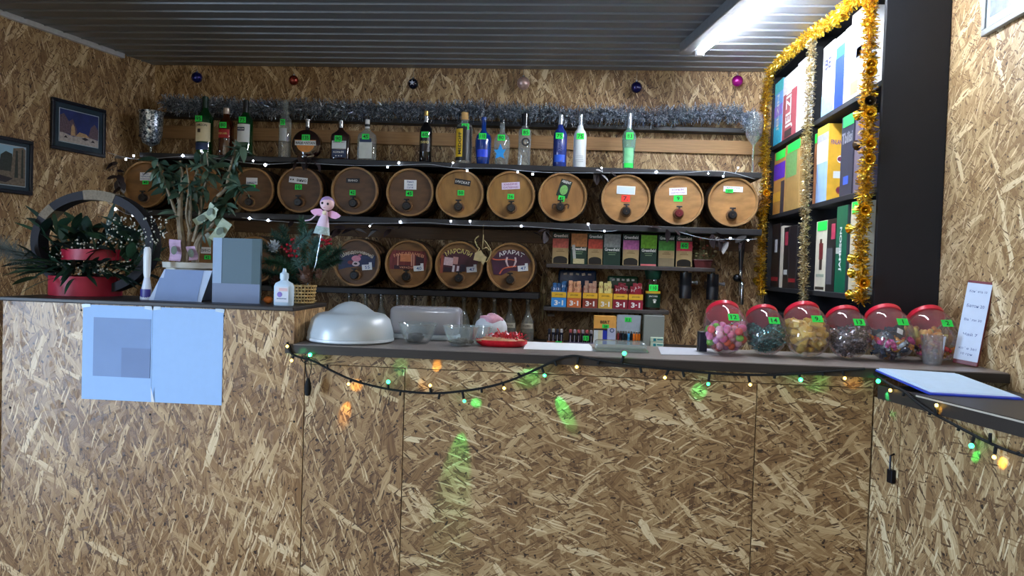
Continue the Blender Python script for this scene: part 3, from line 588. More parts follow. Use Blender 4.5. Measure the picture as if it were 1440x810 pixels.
# two footed glasses trimmed with silver foil at the ends of the shelf
FOILB = mat('silver_foil_beads', (150, 172, 190), .22, .85, var=.45, scale=160, bump=.8)
def goblet(px, top, bot, hw, label):
    p = P(px, bot, SY+.02); H = P(px, top, SY+.02).z-shelf_z(p.x); R = hw*mpp(p); global SILVB
    SILVB = foil('silver_glitter', ((34, 42, 56), (110, 126, 142), (176, 190, 202), (236, 240, 246)), .3, 130)
    t = thing('footed_vase', label, 'vase', (p.x, SY+.02, shelf_z(p.x)), group='silver trimmed footed glasses')
    MB().lathe([(.0005, 0), (R*.6, 0), (R*.6, .004), (.006, .010), (.006, H*.18)], 20).build('foot', G_CLEAR, t, smooth=40)
    b = MB(); rr = random.Random(4)
    b.lathe([(.006, H*.18), (R*.7, H*.26), (R*.95, H*.45), (R, H*.7), (R*1.02, H*.94), (R*1.1, H), (R*.9, H*.97)], 26).build('bowl', SILVB, t, smooth=40)
    for k in range(3):
        a = (-2.2, -1.2, -.95)[k]; zz = (.40, .58, .30)[k]*H
        MB().ball((R*.93*math.cos(a), R*.93*math.sin(a), zz), .011, 10, 6, (1, .5, .8)).build('dark_bead', mat('dark_blue_bead', (16, 22, 40), .3), t, smooth=True)
    return t
goblet(212, 157, 212, 15.5, 'silver beaded footed glass with dark beads on the bottle shelf')
# wine glass with tinsel at the right end
p = P(1058, 238, SY); zb = shelf_z(p.x)
t = thing('wine_glass', 'tall stemmed glass stuffed with blue silver tinsel by the gold garland', 'glass', (p.x, SY, zb)); H = P(1058, 160, SY).z-zb
MB().lathe([(.0005, 0), (.034, 0), (.034, .003), (.006, .010), (.0045, H*.45), (.012, H*.5)], 20).build('stem', G_CLEAR, t, smooth=40)
MB().lathe([(.012, H*.5), (.040, H*.62), (.048, H*.8), (.044, H)], 22).build('bowl', G_CLEAR, t, smooth=40)
# ================================================================ tinsel
GOLDF = foil('gold_foil', ((150, 98, 10), (226, 170, 24), (252, 214, 50), (255, 240, 150)))
CREAMF = foil('champagne_foil', ((120, 92, 50), (196, 170, 110), (236, 224, 184), (255, 250, 232)))
SILVF = foil('silver_foil', ((40, 48, 62), (104, 118, 136), (176, 188, 202), (250, 252, 255)), scale=260, metal=.35)  # random dark and white cells put gaps and glints into the foil colour
def garland(label, pts, R, count, m, ln, group=None, name='tinsel_garland', seed=1, wid=.0022, sag=None, dens=None):
    rr = random.Random(seed); pp = path(pts, 10); o0 = pp[0]
    t = thing(name, label, 'garland', o0, group=group)
    MB().tube([p-o0 for p in pp], R*.30, 6).build('core', m, t, smooth=True)
    L = [0]
    for a, b in zip(pp, pp[1:]): L.append(L[-1]+(b-a).length)
    b_ = MB(); import bisect
    for k in range(count):
        s = rr.uniform(0, L[-1]); i = min(max(bisect.bisect(L, s)-1, 0), len(pp)-2)
        c = pp[i].lerp(pp[i+1], (s-L[i])/max(1e-6, L[i+1]-L[i]))-o0; tg = (pp[i+1]-pp[i]).normalized()
        d = Vector((rr.gauss(0, 1), rr.gauss(0, 1), rr.gauss(0, 1))).normalized(); d = (d-tg*d.dot(tg)*.6).normalized()
        sd = d.cross(tg)
        sd = (sd.normalized() if sd.length > 1e-4 else d.orthogonal()); sd = (sd+Vector((rr.gauss(0, .5), rr.gauss(0, .5), rr.gauss(0, .5)))).normalized()*wid*rr.uniform(.7, 1.4)
        l = ln*rr.uniform(.55, 1.15); r0 = R*.2; kink = d.cross(sd).normalized()*l*rr.uniform(-.25, .25)
        a0 = c+d*r0; a1 = c+d*(r0+l*.55)+kink; a2 = c+d*(r0+l)
        b_.add([a0-sd*.5, a0+sd*.5, a1-sd, a1+sd, a2-sd*.6, a2+sd*.6], [(0, 1, 3, 2), (2, 3, 5, 4)])
    stuff(b_.build('foil_fringe', m, t)); return t
# silver tinsel along the top shelf edge
ty = 4.245
pts = [P(x, y, ty) for x, y in ((232, 146), (262, 149), (300, 149), (350, 153), (400, 153), (450, 153), (510, 155), (560, 155), (610, 157), (660, 155), (720, 158), (780, 160), (800, 163), (840, 161), (890, 163), (930, 164), (970, 160), (1010, 160), (1048, 161))]
garland('long silver tinsel garland lying along the topmost black shelf', pts, .020, 8500, SILVF, .058, wid=.0034, seed=3)
p = P(1057, 168, 4.07); garland('blue silver tinsel tuft in the stemmed glass by the gold garland', [p+Vector((0, .02, .03)), p+Vector((.004, .02, 0)), p+Vector((.0, .02, -.035))], .014, 1200, SILVF, .045, wid=.0028, seed=5, name='tinsel_tuft')
# gold tinsel on the cabinet
XU = 1.085; GX = XU-.036
def gp(px, py): return PX(px, py, GX)
GG = 'gold tinsel on the black cabinet'
pF = path([gp(x, y) for x, y in ((1083, 96), (1079, 125), (1076, 160), (1075, 200), (1077, 240), (1076, 280), (1072, 320), (1070, 360), (1070, 415))], 10)
gF = garland('gold tinsel hanging down the cabinet edge beside the barrels', pF[::10], .013, 2200, GOLDF, .032, GG, seed=11, wid=.0032)
garland('champagne gold tinsel hanging down the middle post of the black cabinet', [gp(x, y) for x, y in ((1141, 52), (1140, 100), (1137, 150), (1134, 200), (1135, 240), (1133, 290), (1131, 340), (1130, 385), (1130, 424))], .011, 2400, CREAMF, .026, GG, seed=12, wid=.0028)
pN = path([gp(x, y) for x, y in ((1222, 0), (1224, 40), (1222, 90), (1220, 140), (1221, 190), (1218, 240), (1214, 290), (1211, 340), (1212, 390), (1210, 424))], 10)
gN = garland('gold tinsel hanging down the cabinet edge at its plain black side panel', pN[::10], .013, 3000, GOLDF, .032, GG, seed=13, wid=.0032)
pT = path([gp(x, y) for x, y in ((1082, 98), (1100, 82), (1120, 66), (1140, 50), (1160, 36), (1180, 20), (1196, 4), (1220, -12))], 10)
gT = garland('gold tinsel running along the sloping top edge of the black cabinet', pT[::10], .013, 2200, GOLDF, .032, GG, seed=14, wid=.0032)
# little gold bells sticking out of the tinsel: parts of the garlands
def bell(gar, ax, px, py, dark=False, s=1.15):
    tgt = PX(px, py, GX-.015); q = min(ax, key=lambda v: (v-tgt).length); d = (tgt-q); d = (d+Vector((-.02, 0, .0))).normalized()
    m = mat('bell_gold', (240, 190, 56), .22, .85) if not dark else mat('bell_dark', (60, 44, 26), .3, .7)
    o = MB().lathe([(.0005, .0), (.003*s, .001), (.004*s, .014*s), (.007*s, .026*s), (.013*s, .038*s), (.017*s, .042*s), (.012*s, .036*s)], 12).build('bell', m, gar, smooth=60, loc=q+d*.010-Vector(gar.location)); o.rotation_euler = d.to_track_quat('Z', 'Y').to_euler()
    MB().ball((0, 0, .034*s), .004*s, 8, 6).build('clapper', m, o, smooth=True)
for x, y in ((1246, 72), (1246, 88), (1246, 135), (1196, 172), (1246, 192), (1246, 218), (1240, 296), (1196, 322), (1184, 370), (1188, 388), (1236, 398), (1192, 412)): bell(gN, pN, x, y)
for x, y in ((1056, 256), (1056, 290), (1052, 386), (1056, 399), (1094, 268)): bell(gF, pF, x, y)
for x, y in ((1190, 34), (1176, 58), (1186, 44)): bell(gT, pT, x, y)
bell(gF, pF, 1056, 140, True); bell(gN, pN, 1242, 122, True); bell(gN, pN, 1200, 208, True)

# ================================================================ baubles under the ceiling
def bauble(px, py, r, m, label, starm=None):
    p = P(px, py, 4.27); R = r*mpp(p)
    t = thing('bauble', label, 'bauble', p, group='baubles hung from the ceiling')
    MB().ball((0, 0, 0), R, 20, 14).build('ball', m, t, smooth=True)
    MB().lathe([(.006, R*.95), (.006, R+.006), (.0005, R+.006)], 10).build('cap', SILVER, t, smooth=40)
    MB().tube([(0, 0, R+.004), (.001, 0, (ZC-.002)-p.z)], .0008, 4).build('thread', mat('thread_grey', (150, 150, 150), .6), t)
    if starm:
        MB().prism([((R*.55 if k % 2 == 0 else R*.22)*math.sin(k*pi/5), (R*.55 if k % 2 == 0 else R*.22)*math.cos(k*pi/5)) for k in range(10)], -R-.001, -R*.8).build('star', starm, t)
BL = mat('bauble_blue', (34, 40, 130), .2, .6, coat=.6); bauble(277, 109, 7.5, BL, 'shiny blue bauble above the silver beaded glass')
bauble(413, 113, 7, mat('bauble_copper', (150, 50, 34), .2, .6, coat=.6), 'copper red bauble hanging under the ceiling')
bauble(581, 118, 7.5, mat('bauble_midnight', (14, 18, 44), .2, .5, coat=.6), 'midnight blue bauble with a white star', mat('star_white', (200, 208, 224), .4))
bauble(736, 117, 9, mat('bauble_pearl', (190, 160, 150), .3, .5, var=.35, scale=60), 'pearly pink silver bauble hanging under the ceiling')
bauble(895, 123, 8, mat('bauble_indigo', (24, 22, 84), .2, .6, coat=.6), 'dark indigo bauble hanging above the pale green bottle')
bauble(1037, 114, 8, mat('bauble_magenta', (170, 20, 130), .2, .6, coat=.6), 'bright magenta bauble beside the gold tinsel')

# ================================================================ white fairy lights
LEDW = mat('led_white', (225, 238, 255), .3, emit=14, var=0); WIREW = mat('wire_clear', (186, 192, 200), .4)
def fairy(label, pts, bulbs, Y, group='white fairy lights on the shelves'):
    pp = path([P(x, y, Y) for x, y in pts], 8); o0 = pp[0].copy()
    t = thing('fairy_lights', label, 'string lights', o0, group=group)
    MB().tube([p-o0 for p in pp], .0014, 4).build('wire', WIREW, t)
    for x, y, s in bulbs:
        c = P(x, y, Y-.006); q = min(pp, key=lambda v: (v-c).length)
        b = MB().ball((0, 0, 0), .0056*s, 8, 6).build('bulb', LEDW, t, smooth=True, loc=c-o0)
        MB().tube([q-c, (0, 0, 0)], .0018, 4).build('bulb_lead', WIREW, b)
fairy('white fairy light string looped below the bottle shelf', [(150, 214), (175, 221), (200, 224), (257, 220), (300, 222), (340, 228), (374, 231), (420, 229), (480, 232), (545, 233), (600, 231), (640, 236), (700, 237), (760, 242), (830, 243), (900, 243), (960, 243), (1000, 240), (1030, 243), (1062, 252)],
      [(177, 224, 1.1), (188, 219, 1), (257, 219, 1.3), (283, 212, 1), (356, 226, .8), (373, 232, 1.4), (545, 235, 1), (561, 229, 1.2), (637, 229, .8), (657, 240, 1), (728, 242, .9), (749, 245, 1.1), (846, 236, .8), (923, 242, 1.2), (1017, 248, .9), (1038, 236, .8), (996, 244, .7)], 4.025)
fairy('white fairy light string looped below the barrel shelf', [(340, 306), (377, 310), (440, 314), (500, 314), (563, 314), (600, 313), (640, 316), (700, 318), (733, 318), (790, 322), (850, 325), (868, 324)],
      [(351, 307, 1.3), (377, 310, 1.3), (563, 312, 1.2), (634, 311, 1), (661, 311, 1), (733, 318, 1.1), (827, 315, 1.1), (850, 325, .9), (520, 318, .8)], 4.015)
fairy('white fairy light string hanging behind the dark hoop basket', [(150, 284), (162, 292), (176, 300), (188, 302), (214, 297)], [(162, 294, 1.4), (187, 303, 1.1)], 4.03)
fairy('white fairy light string hanging beside the draught tap', [(955, 326), (985, 334), (1005, 337), (1027, 336), (1045, 337), (1064, 336)], [(1027, 335, 1), (1052, 338, .6)], 4.0)
# ================================================================ tea, coffee and lighters on the back wall
bt0, bt1 = P(330, 309, 4.33), P(1060, 337, 4.33); c = (bt0+bt1)/2
tag(MB().bbox(-(bt1-bt0).length/2, (bt1-bt0).length/2, 0, .019, -.07, 0, .002).build('wall_batten', mat('dark_pine', (110, 82, 56), .6, var=.25, scale=14, stretch=(.5, 9, 9)), loc=(c.x, YB-.02, c.z), rot=(0, -math.atan2(bt1.z-bt0.z, bt1.x-bt0.x), 0)), 'dark pine batten on the wall below the barrel shelf', 'batten')
TY = 4.14
t0, t1 = P(768, 370.5, TY), P(1006, 377, TY); shelf('tea_shelf', 'narrow dark shelf carrying the row of tea boxes', t0, t1, TY, YB-.001, .022, mat('shelf_dark_grey', (62, 56, 54), .5, var=.2, scale=30))
c0, c1 = P(764, 431, TY), P(941, 437, TY); shelf('coffee_shelf', 'narrow dark shelf carrying the coffee boxes and jar', c0, c1, TY, YB-.001, .022, mat('shelf_dark_grey', (62, 56, 54), .5))
for x, y in ((775, 440), (924, 442)):
    p = P(x, y, 4.345); o = thing('shelf_bracket', 'small pale metal angle bracket under the coffee shelf', 'bracket', (p.x, YB-.002, p.z), group='brackets of the coffee shelf')
    z_ = P(x, 437, TY).z-.026-p.z
    MB().box(-.020, .020, -.002, 0, -.02, z_).build('wall_plate', mat('bracket_grey', (190, 190, 190), .4, .3), o); MB().box(-.020, .020, -.07, 0, z_-.002, z_).build('shelf_plate', mat('bracket_grey', (190, 190, 190), .4, .3), o)
    for dx in (-.010, .010): MB().lathe([(.0005, .001), (.004, .0005), (.004, 0)], 8, RX90).build('screw', BLK, o, loc=(dx, -.002, -.006))
def lerpz(a, b, x): return a.z+(b.z-a.z)*(x-a.x)/(b.x-a.x)
TEAG = mat('tea_box_green', (16, 52, 42), .4, var=.1); TEAT = mat('tea_box_tan', (176, 150, 104), .5, var=.08)
def teabox(x0, x1, kind, pic, label, dy=0):
    TYY = 4.152; a, b = P(x0, 372, TYY), P(x1, 372, TYY); w_ = b.x-a.x; cx = (a.x+b.x)/2; zb = lerpz(t0, t1, cx)
    Hh = .172; t = thing('tea_box', label, 'tea box', (cx, TYY, zb), group='tea boxes on the narrow shelf'); D = .062
    MB().bbox(-w_/2, w_/2, 0, D, 0, Hh, .0015).build('carton', TEAG, t)
    pm = mat('tea_pic_%d_%d_%d' % pic, pic, .45, var=.38, scale=70); y = -.0008
    if kind == 'A':
        q = plate(t, 'picture', w_*.97, Hh*.30, (0, y, Hh*.66), pm)
        plate(t, 'tan_panel', w_*.97, Hh*.50, (0, y, Hh*.26), TEAT)
        lettering(t, 'Greenfield', Hh*.10, w_*.86, (0, y-.001, Hh*.90), WHITEINK, bold=.03)
        n = 10; MB().prism([(-w_*.43, 0)]+[(-w_*.43*math.cos(pi*i/n), Hh*.13+Hh*.10*math.sin(pi*i/n)) for i in range(n+1)]+[(w_*.43, 0)], -.0012, 0).build('window', mat('tea_window', (18, 16, 14), .4), t, loc=(0, y-.0005, Hh*.02))  # black sheet in place of the cut-out's shaded inside
        plate(t, 'caption', w_*.5, .004, (0, y-.001, Hh*.40), mat('tan_dark', (130, 104, 66), .5))
        lettering(t, 'ЧАЙ', Hh*.06, w_*.3, (0, y-.001, Hh*.45), mat('tan_dark', (130, 104, 66), .5))
    elif kind == 'B':
        plate(t, 'picture', w_*.97, Hh*.42, (0, y, Hh*.77), pm)
        lettering(t, 'Greenfield', Hh*.10, w_*.86, (0, y-.001, Hh*.50), WHITEINK, bold=.03)
        plate(t, 'caption', w_*.5, .003, (0, y, Hh*.40), mat('pale_green_ink', (140, 170, 130), .5)); plate(t, 'caption', w_*.4, .003, (0, y, Hh*.34), mat('pale_green_ink', (140, 170, 130), .5))
    if kind == 'B' and pic[0] > 200:
        plate(t, 'cut_flap', w_*.18, Hh*.44, (-w_*.30, y-.001, Hh*.40), mat('flap_silver', (186, 188, 186), .4), (0, -.10, 0)); plate(t, 'tea_bags', w_*.68, Hh*.16, (0, y-.001, Hh*.10), mat('tea_sachets', (196, 186, 140), .5, var=.3, scale=60, stretch=(1, 1, 8)))
    return t, w_, Hh
teabox(776, 799, 'A', (206, 96, 84), 'Greenfield tea box with pink and white blossom picture at the shelf end')
teabox(802, 825, 'B', (222, 132, 74), 'tea box with an orange sunset picture and torn silver flap')
teabox(826, 847, 'A', (196, 70, 50), 'tea box with a red berry picture next to the sunset box')
teabox(848, 872, 'B', (150, 156, 156), 'tea box with silver grey top and dark green base')
teabox(875, 898, 'A', (186, 100, 160), 'tea box with a purple blossom picture')
t, w_, Hh = teabox(900, 923, 'B', (120, 190, 50), 'tea box with a bright lime green leaf picture'); plate(t, 'pink_band', w_*.95, .010, (0, -.001, .007), mat('tea_pink', (226, 120, 120), .5))
t, w_, Hh = teabox(925, 948, 'A', (74, 150, 60), 'tea box with a green leaf picture and tan base'); plate(t, 'flap_panel', w_*.95, Hh*.26, (0, -.003, Hh*.14), mat('tan_dull', (140, 124, 94), .5))
t, w_, Hh = teabox(950, 973, 'A', (208, 50, 76), 'tea box with crimson picture and green price tag'); price(t, '60', (0, -.0025, Hh*.68), .042, .034)
# planter with dried flowers at the shelf end
p = P(988, 374, 4.16); zb = lerpz(t0, t1, p.x); t = thing('flower_planter', 'small dark red planter of dried flowers at the tea shelf end', 'planter', (p.x, 4.18, zb))
MB().prism([(-.040, 0), (.040, 0), (.050, .040), (-.050, .040)], -.03, .03).build('trough', mat('planter_maroon', (84, 22, 26), .4), t); MB().bbox(-.052, .052, -.033, .033, .036, .044, .003).build('rim', mat('planter_maroon', (84, 22, 26), .4), t)
rr = random.Random(2); ms = [mat('dried_%d' % i, c_, .7, var=.3) for i, c_ in enumerate(((126, 92, 60), (176, 84, 62), (120, 120, 76), (196, 176, 130)))]
for k in range(22):
    a = Vector((rr.uniform(-.04, .04), rr.uniform(-.02, .02), .04)); e_ = Vector((a.x*1.3+rr.uniform(-.03, .03), a.y, .06+rr.uniform(.0, .10)))
    s_ = MB().tube([a, (a+e_)/2+Vector((rr.uniform(-.01, .01), 0, 0)), e_], .0012, 4).build('stem', ms[2], t); MB().ball(e_, rr.uniform(.006, .011), 7, 5, (1, 1, .7)).build('blossom', ms[k % 4], s_, smooth=True)
# coffee boxes
def coffeebox(x0, x1, low, lab, label, sach):
    Yc = 4.150; a, b = P(x0, 430, Yc), P(x1, 430, Yc); w_ = b.x-a.x; cx = (a.x+b.x)/2; zb = lerpz(c0, c1, cx); Hh = .084
    t = thing('coffee_box', label, 'coffee box', (cx, Yc, zb), group='open coffee stick boxes')
    lm = mat('coffee_%d_%d_%d' % low, low, .45, var=.06); ym = mat('coffee_yellow', (224, 176, 44), .45)
    b_ = MB(); D = .085
    b_.box(-w_/2, w_/2, 0, .0015, 0, Hh).box(-w_/2, w_/2, D-.0015, D, 0, Hh*1.05).box(-w_/2, -w_/2+.0015, .0015, D-.0015, 0, Hh*1.3).box(w_/2-.0015, w_/2, .0015, D-.0015, 0, Hh*1.3).box(-w_/2+.0015, w_/2-.0015, .0015, D-.0015, 0, .0015).build('carton', lm, t)
    q = plate(t, 'yellow_band', w_*.98, Hh*.36, (0, -.0008, Hh*.80), ym); lettering(q, lab, Hh*.11, w_*.7, (0, -.0012, 0))
    lettering(t, '3·1', Hh*.34, w_*.62, (0, -.0012, Hh*.28), WHITEINK, bold=.04)
    rr = random.Random(int(x0)); wm = mat('coffee_sachet_%d_%d' % (sach[0], sach[1]), sach, .35, var=.25, scale=60)
    for k in range(6):
        sx = (-.28, .02, .28)[k % 3]*w_; yy = .018+.034*(k//3)+rr.uniform(-.004, .004); hh = .118+rr.uniform(-.004, .03)
        s_ = MB().bbox(-.011, .011, -.0035, .0035, 0, hh, .003).build('sachet', wm, t, loc=(sx, yy, .002), rot=(rr.uniform(-.08, .08), rr.uniform(-.05, .05), 0))
        if k < 3: lettering(s_, '3·1', .013, .018, (0, -.0042, hh*.84), mat('sachet_red_ink', (140, 28, 36), .5) if sach[0] > 180 else WHITEINK)
    return t
coffeebox(775, 796, (60, 150, 226), 'JACOBS', 'blue open coffee stick box at the shelf end', (40, 96, 150))
coffeebox(797, 817, (206, 108, 54), 'JACOBS', 'orange open coffee stick box with red printed sachets', (214, 160, 120))
coffeebox(819, 840, (138, 54, 40), 'JACOBS', 'brown open coffee stick box with brown printed sachets', (190, 150, 126))
coffeebox(841, 861, (206, 166, 70), 'JACOBS', 'sandy yellow open coffee stick box', (226, 204, 130))
coffeebox(862, 882.5, (132, 24, 44), 'JACOBS', 'dark red coffee stick box next to the yellow one', (128, 26, 42))
coffeebox(883.5, 904, (142, 22, 48), 'JACOBS', 'crimson coffee stick box beside the coffee jar', (150, 30, 50))
for x0, x1, yt, cm, lb in ((784, 837, 380, (30, 62, 110), 'dark blue coffee pack lying behind the coffee boxes'), (853, 896, 388, (30, 78, 54), 'dark green coffee pack lying behind the coffee boxes')):
    a, b, cc = P(x0, 430, 4.30), P(x1, 430, 4.30), P((x0+x1)/2, yt, 4.30); zb = lerpz(c0, c1, cc.x); hh = cc.z-zb
    t = thing('coffee_pack', lb, 'coffee pack', ((a.x+b.x)/2, 4.30, zb)); w_ = b.x-a.x
    MB().bbox(-w_/2, w_/2, -.03, .03, 0, hh, .012, 3).build('pouch', mat('pack_%d' % cm[2], cm, .3, var=.25, scale=40), t, smooth=50)
    for k in range(5): plate(t, 'printed_mark', w_*.09, .010+.004*(k % 2), (w_*(-.32+.16*k), -.0308, hh-.022), WHITEINK, (0, .2*(k % 3-1), 0))
# coffee jar
p = P(917, 431, 4.19); zb = lerpz(c0, c1, p.x); Hh = P(917, 378, 4.19).z-zb; t = thing('coffee_jar', 'glass coffee jar with a dark green lid and green price tag', 'jar', (p.x, 4.195, zb)); R = .043
MB().lathe([(.0005, 0), (R*.95, 0), (R, .006), (R, Hh*.40), (R*.92, Hh*.62), (R*.8, Hh*.72), (R*.7, Hh*.76)], 24, sq=.8).build('glass', glass('jar_coffee_glass', (60, 38, 26), .55, .06, (150, 110, 80)), t, smooth=40)
MB().lathe([(.0005, .004), (R*.9, .004), (R*.92, Hh*.2)], 20, sq=.8).disc(R*.92, Hh*.2, 20).build('coffee', mat('coffee_brown', (58, 36, 26), .8, var=.3, scale=200), t)
MB().lathe([(R*.82, Hh*.74), (R*.9, Hh*.76), (R*1.12, Hh*.94), (R*1.12, Hh*.97), (R, Hh), (.0005, Hh)], 24).build('lid', mat('lid_dark_green', (18, 58, 44), .35), t, smooth=40)
wrap(t, R*1.0, Hh*.06, Hh*.40, mat('jar_label_green', (20, 52, 36), .4), 1.2, sq=.8); wrap(t, R*.99, Hh*.40, Hh*.46, mat('coffee_yellow', (224, 176, 44), .45), 1.2, sq=.8)
lettering(t, 'JACOBS', .010, .055, (0, -R-.003, Hh*.33), WHITEINK); lettering(t, '♛', .022, None, (.008, -R-.003, Hh*.22), WHITEINK); price(t, '110', (0, -R-.002, Hh*.54), .048, .034)
# back worktop
bcx0, bcx1 = -2.2, .80; BZ = 1.015
t = thing('back_counter', 'dark back counter along the wall below the shelves', 'counter', ((bcx0+bcx1)/2, 3.95, 0)); hw_ = (bcx1-bcx0)/2
MB().box(-hw_, hw_, .02, .395, 0, BZ-.03).build('cabinet', mat('back_cabinet_brown', (70, 54, 40), .6, var=.2), t); MB().bbox(-hw_-.01, hw_+.01, 0, .398, BZ-.03, BZ, .004).build('top', DARKTOP, t)
# decanters
DG = glass('decanter_glass', (168, 168, 158), .34, .05, (206, 206, 196)); DD = glass('decanter_dark', (40, 34, 30), .6, .06, (120, 100, 80))
dm = MB().lathe([(.0005, .001), (.036, .001), (.040, .01), (.042, .08), (.036, .125), (.020, .165), (.012, .185), (.011, .228), (.015, .236), (.015, .240)], 18).mesh('glass', 40)
sm_ = MB().lathe([(.010, .228), (.010, .242), (.014, .246), (.016, .256), (.010, .268), (.0005, .270)], 12).mesh('stopper', 40)
dn = 0
for i, x in enumerate((491, 514, 536, 559, 583, 609, 630, 652, 674, 695, 717, 742)):
    p = P(x, 440, 4.14); dark = i >= 10
    t = thing('decanter', 'glass decanter with amber drink on the back counter, by the lighters' if i == 11 else 'glass decanter half full of dark drink on the back counter' if i == 10 else 'empty clear glass decanter in the row on the back counter', 'decanter', (p.x, 4.14, BZ), group='decanters on the back counter'); t.scale = (.91,)*3
    me = dm if not dark else dm.copy(); link('glass', me, DG if not dark else DD, t); link('stopper', sm_, SILVER, t)
    if i >= 8:
        MB().lathe([(.0005, .004), (.038, .004), (.039, .06), (.0005, .06)], 16).build('drink', mat('drink_amber', (120, 76, 26), .2) if i == 11 else mat('drink_dark', (36, 22, 18), .2), t, smooth=40)
    if dark: wrap(t, .042, .085, .115, mat('decanter_label', (180, 170, 150), .5), 1.0); lettering(t, 'ЧАЧА' if i == 10 else 'МЕДОВУХА', .012, .05, (0, -.0445, .10))
# lighter trays
def tray(x0, x1, y0, label, base, cols, tips, tagm, n):
    a, b = P(x0, 481, 4.05), P(x1, 481, 4.05); w_ = b.x-a.x
    t = thing('lighter_tray', label, 'lighter tray', ((a.x+b.x)/2, 4.05, BZ), group='lighter displays on the back counter')
    MB().box(-w_/2, w_/2, 0, .05, 0, .004).box(-w_/2, w_/2, 0, .002, .004, .020).box(-w_/2, w_/2, .048, .05, .004, .026).build('tray', mat('tray_%d' % base[0], base, .5), t)
    for k in range(n):
        for j in (0, 1):
            x = -w_/2+w_*(k+.5)/n; l_ = MB().bbox(-w_/n*.40, w_/n*.40, -.007, .007, 0, .062, .004).build('lighter', mat('lighter_%d_%d_%d' % cols[(k+j) % len(cols)], cols[(k+j) % len(cols)], .25, coat=.3), t, loc=(x, .015+j*.02, .004))
            MB().bbox(-w_/n*.34, w_/n*.34, -.006, .006, .062, .080, .003).build('lighter_head', mat('lighter_tip_%d' % tips[k % len(tips)][0], tips[k % len(tips)], .3, .4), l_)
            if j == 0 and tagm == 'stripe': plate(l_, 'stripe', w_/n*.14, .04, (0, -.0076, .03), mat('lighter_stripe', (176, 170, 176), .4))
    return t, w_
t, w_ = tray(769, 792, 454, 'small tray of black lighters beside the decanters', (150, 84, 56), ((24, 26, 38), (30, 32, 50)), ((60, 62, 80), (196, 196, 200)), 'stripe', 4); price(t, '10', (.02, -.002, .012), .034, .018)
t, w_ = tray(799, 834, 456, 'wider tray of purple black lighters with red tips', (96, 90, 116), ((36, 22, 44), (28, 26, 36)), ((214, 108, 110), (190, 180, 190)), 'stripe', 6); price(t, '15', (.028, -.002, .042), .030, .026)
# orange bic-like carton
a, b = P(834, 481, 4.09), P(867, 445, 4.09); w_ = b.x-a.x; Hh = b.z-BZ; t = thing('lighter_carton', 'orange and white lighter carton with blue stripe', 'carton', ((a.x+b.x)/2, 4.09, BZ))
MB().bbox(-w_/2, w_/2, 0, .06, 0, Hh, .002).build('carton', mat('carton_orange', (232, 168, 80), .5, var=.1), t)
plate(t, 'white_panel', w_*.40, Hh*.50, (-w_*.29, -.001, Hh*.27), WLAB); plate(t, 'cream_panel', w_*.18, Hh*.50, (-w_*.20, -.002, Hh*.27), CREAM); plate(t, 'blue_stripe', w_*.20, Hh*.56, (w_*.02, -.001, Hh*.29), mat('stripe_blue', (44, 60, 176), .4)); plate(t, 'grey_panel', w_*.38, Hh*.60, (w_*.30, -.001, Hh*.31), mat('panel_lilac', (186, 192, 214), .5, var=.1)); plate(t, 'dark_band', w_*.6, Hh*.05, (-w_*.19, -.0015, Hh*.55), BLK)
MB().lathe([(.007, .001), (.012, .001), (.012, 0)], 16, RX90).build('seal', mat('seal_navy', (70, 84, 120), .5), t, loc=(w_*.32, -.0018, Hh*.53)); lettering(t, 'BERT', .016, .05, (.0, -.0018, Hh*.80)); price(t, '20', (.004, -.0018, Hh*.66), .036, .020)
# lighter display
a, b = P(867, 481, 4.10), P(902, 444, 4.10); w_ = b.x-a.x; Hh = b.z-BZ; t = thing('lighter_display', 'grey card lighter display with a row of coloured lighters', 'lighter display', ((a.x+b.x)/2, 4.10, BZ))
MB().box(-w_/2, w_/2, .026, .030, 0, Hh).box(-w_/2, w_/2, 0, .026, 0, .006).box(-w_/2, w_/2, 0, .002, .006, .012).build('backing_card', mat('display_grey', (160, 170, 178), .5, var=.1), t); price(t, '11', (-.004, .0245, Hh*.85), .036, .024)
for k, c_ in enumerate(((122, 50, 50), (40, 30, 40), (34, 46, 52), (30, 34, 40), (70, 150, 196), (30, 30, 34), (232, 120, 40), (236, 124, 36), (236, 118, 30))):
    x = -w_/2+w_*(k+.5)/9; l_ = MB().bbox(-.0062, .0062, -.006, .006, 0, .066, .003).build('lighter', mat('lighter_%d_%d_%d' % c_, c_, .25, coat=.3), t, loc=(x, .012, .006)); MB().bbox(-.0055, .0055, -.005, .005, .066, .078, .002).build('lighter_head', SILVER, l_)
# clear box of small packets
a, b = P(904, 487, 4.06), P(935, 444, 4.06); w_ = b.x-a.x; Hh = b.z-BZ; t = thing('clear_container', 'tall clear plastic container holding small green white packets', 'container', ((a.x+b.x)/2, 4.06, BZ))
MB().bbox(-w_/2, w_/2, 0, .09, 0, Hh, .004).build('shell', glass('plastic_milky', (206, 212, 206), .42, .1, (226, 232, 226)), t)
for k in range(2):
    q = MB().bbox(-.034, .034, -.01, .02, 0, .026, .002).build('packet', mat('packet_pale_green', (206, 220, 196), .5, var=.08), t, loc=(.016, -.008, .008+k*.028)); plate(q, 'leaf_mark', .014, .014, (-.012, -.011, .013), mat('mark_teal', (30, 130, 140), .5)); plate(q, 'text_band', .030, .006, (.016, -.011, .015), mat('mark_teal', (30, 130, 140), .5))
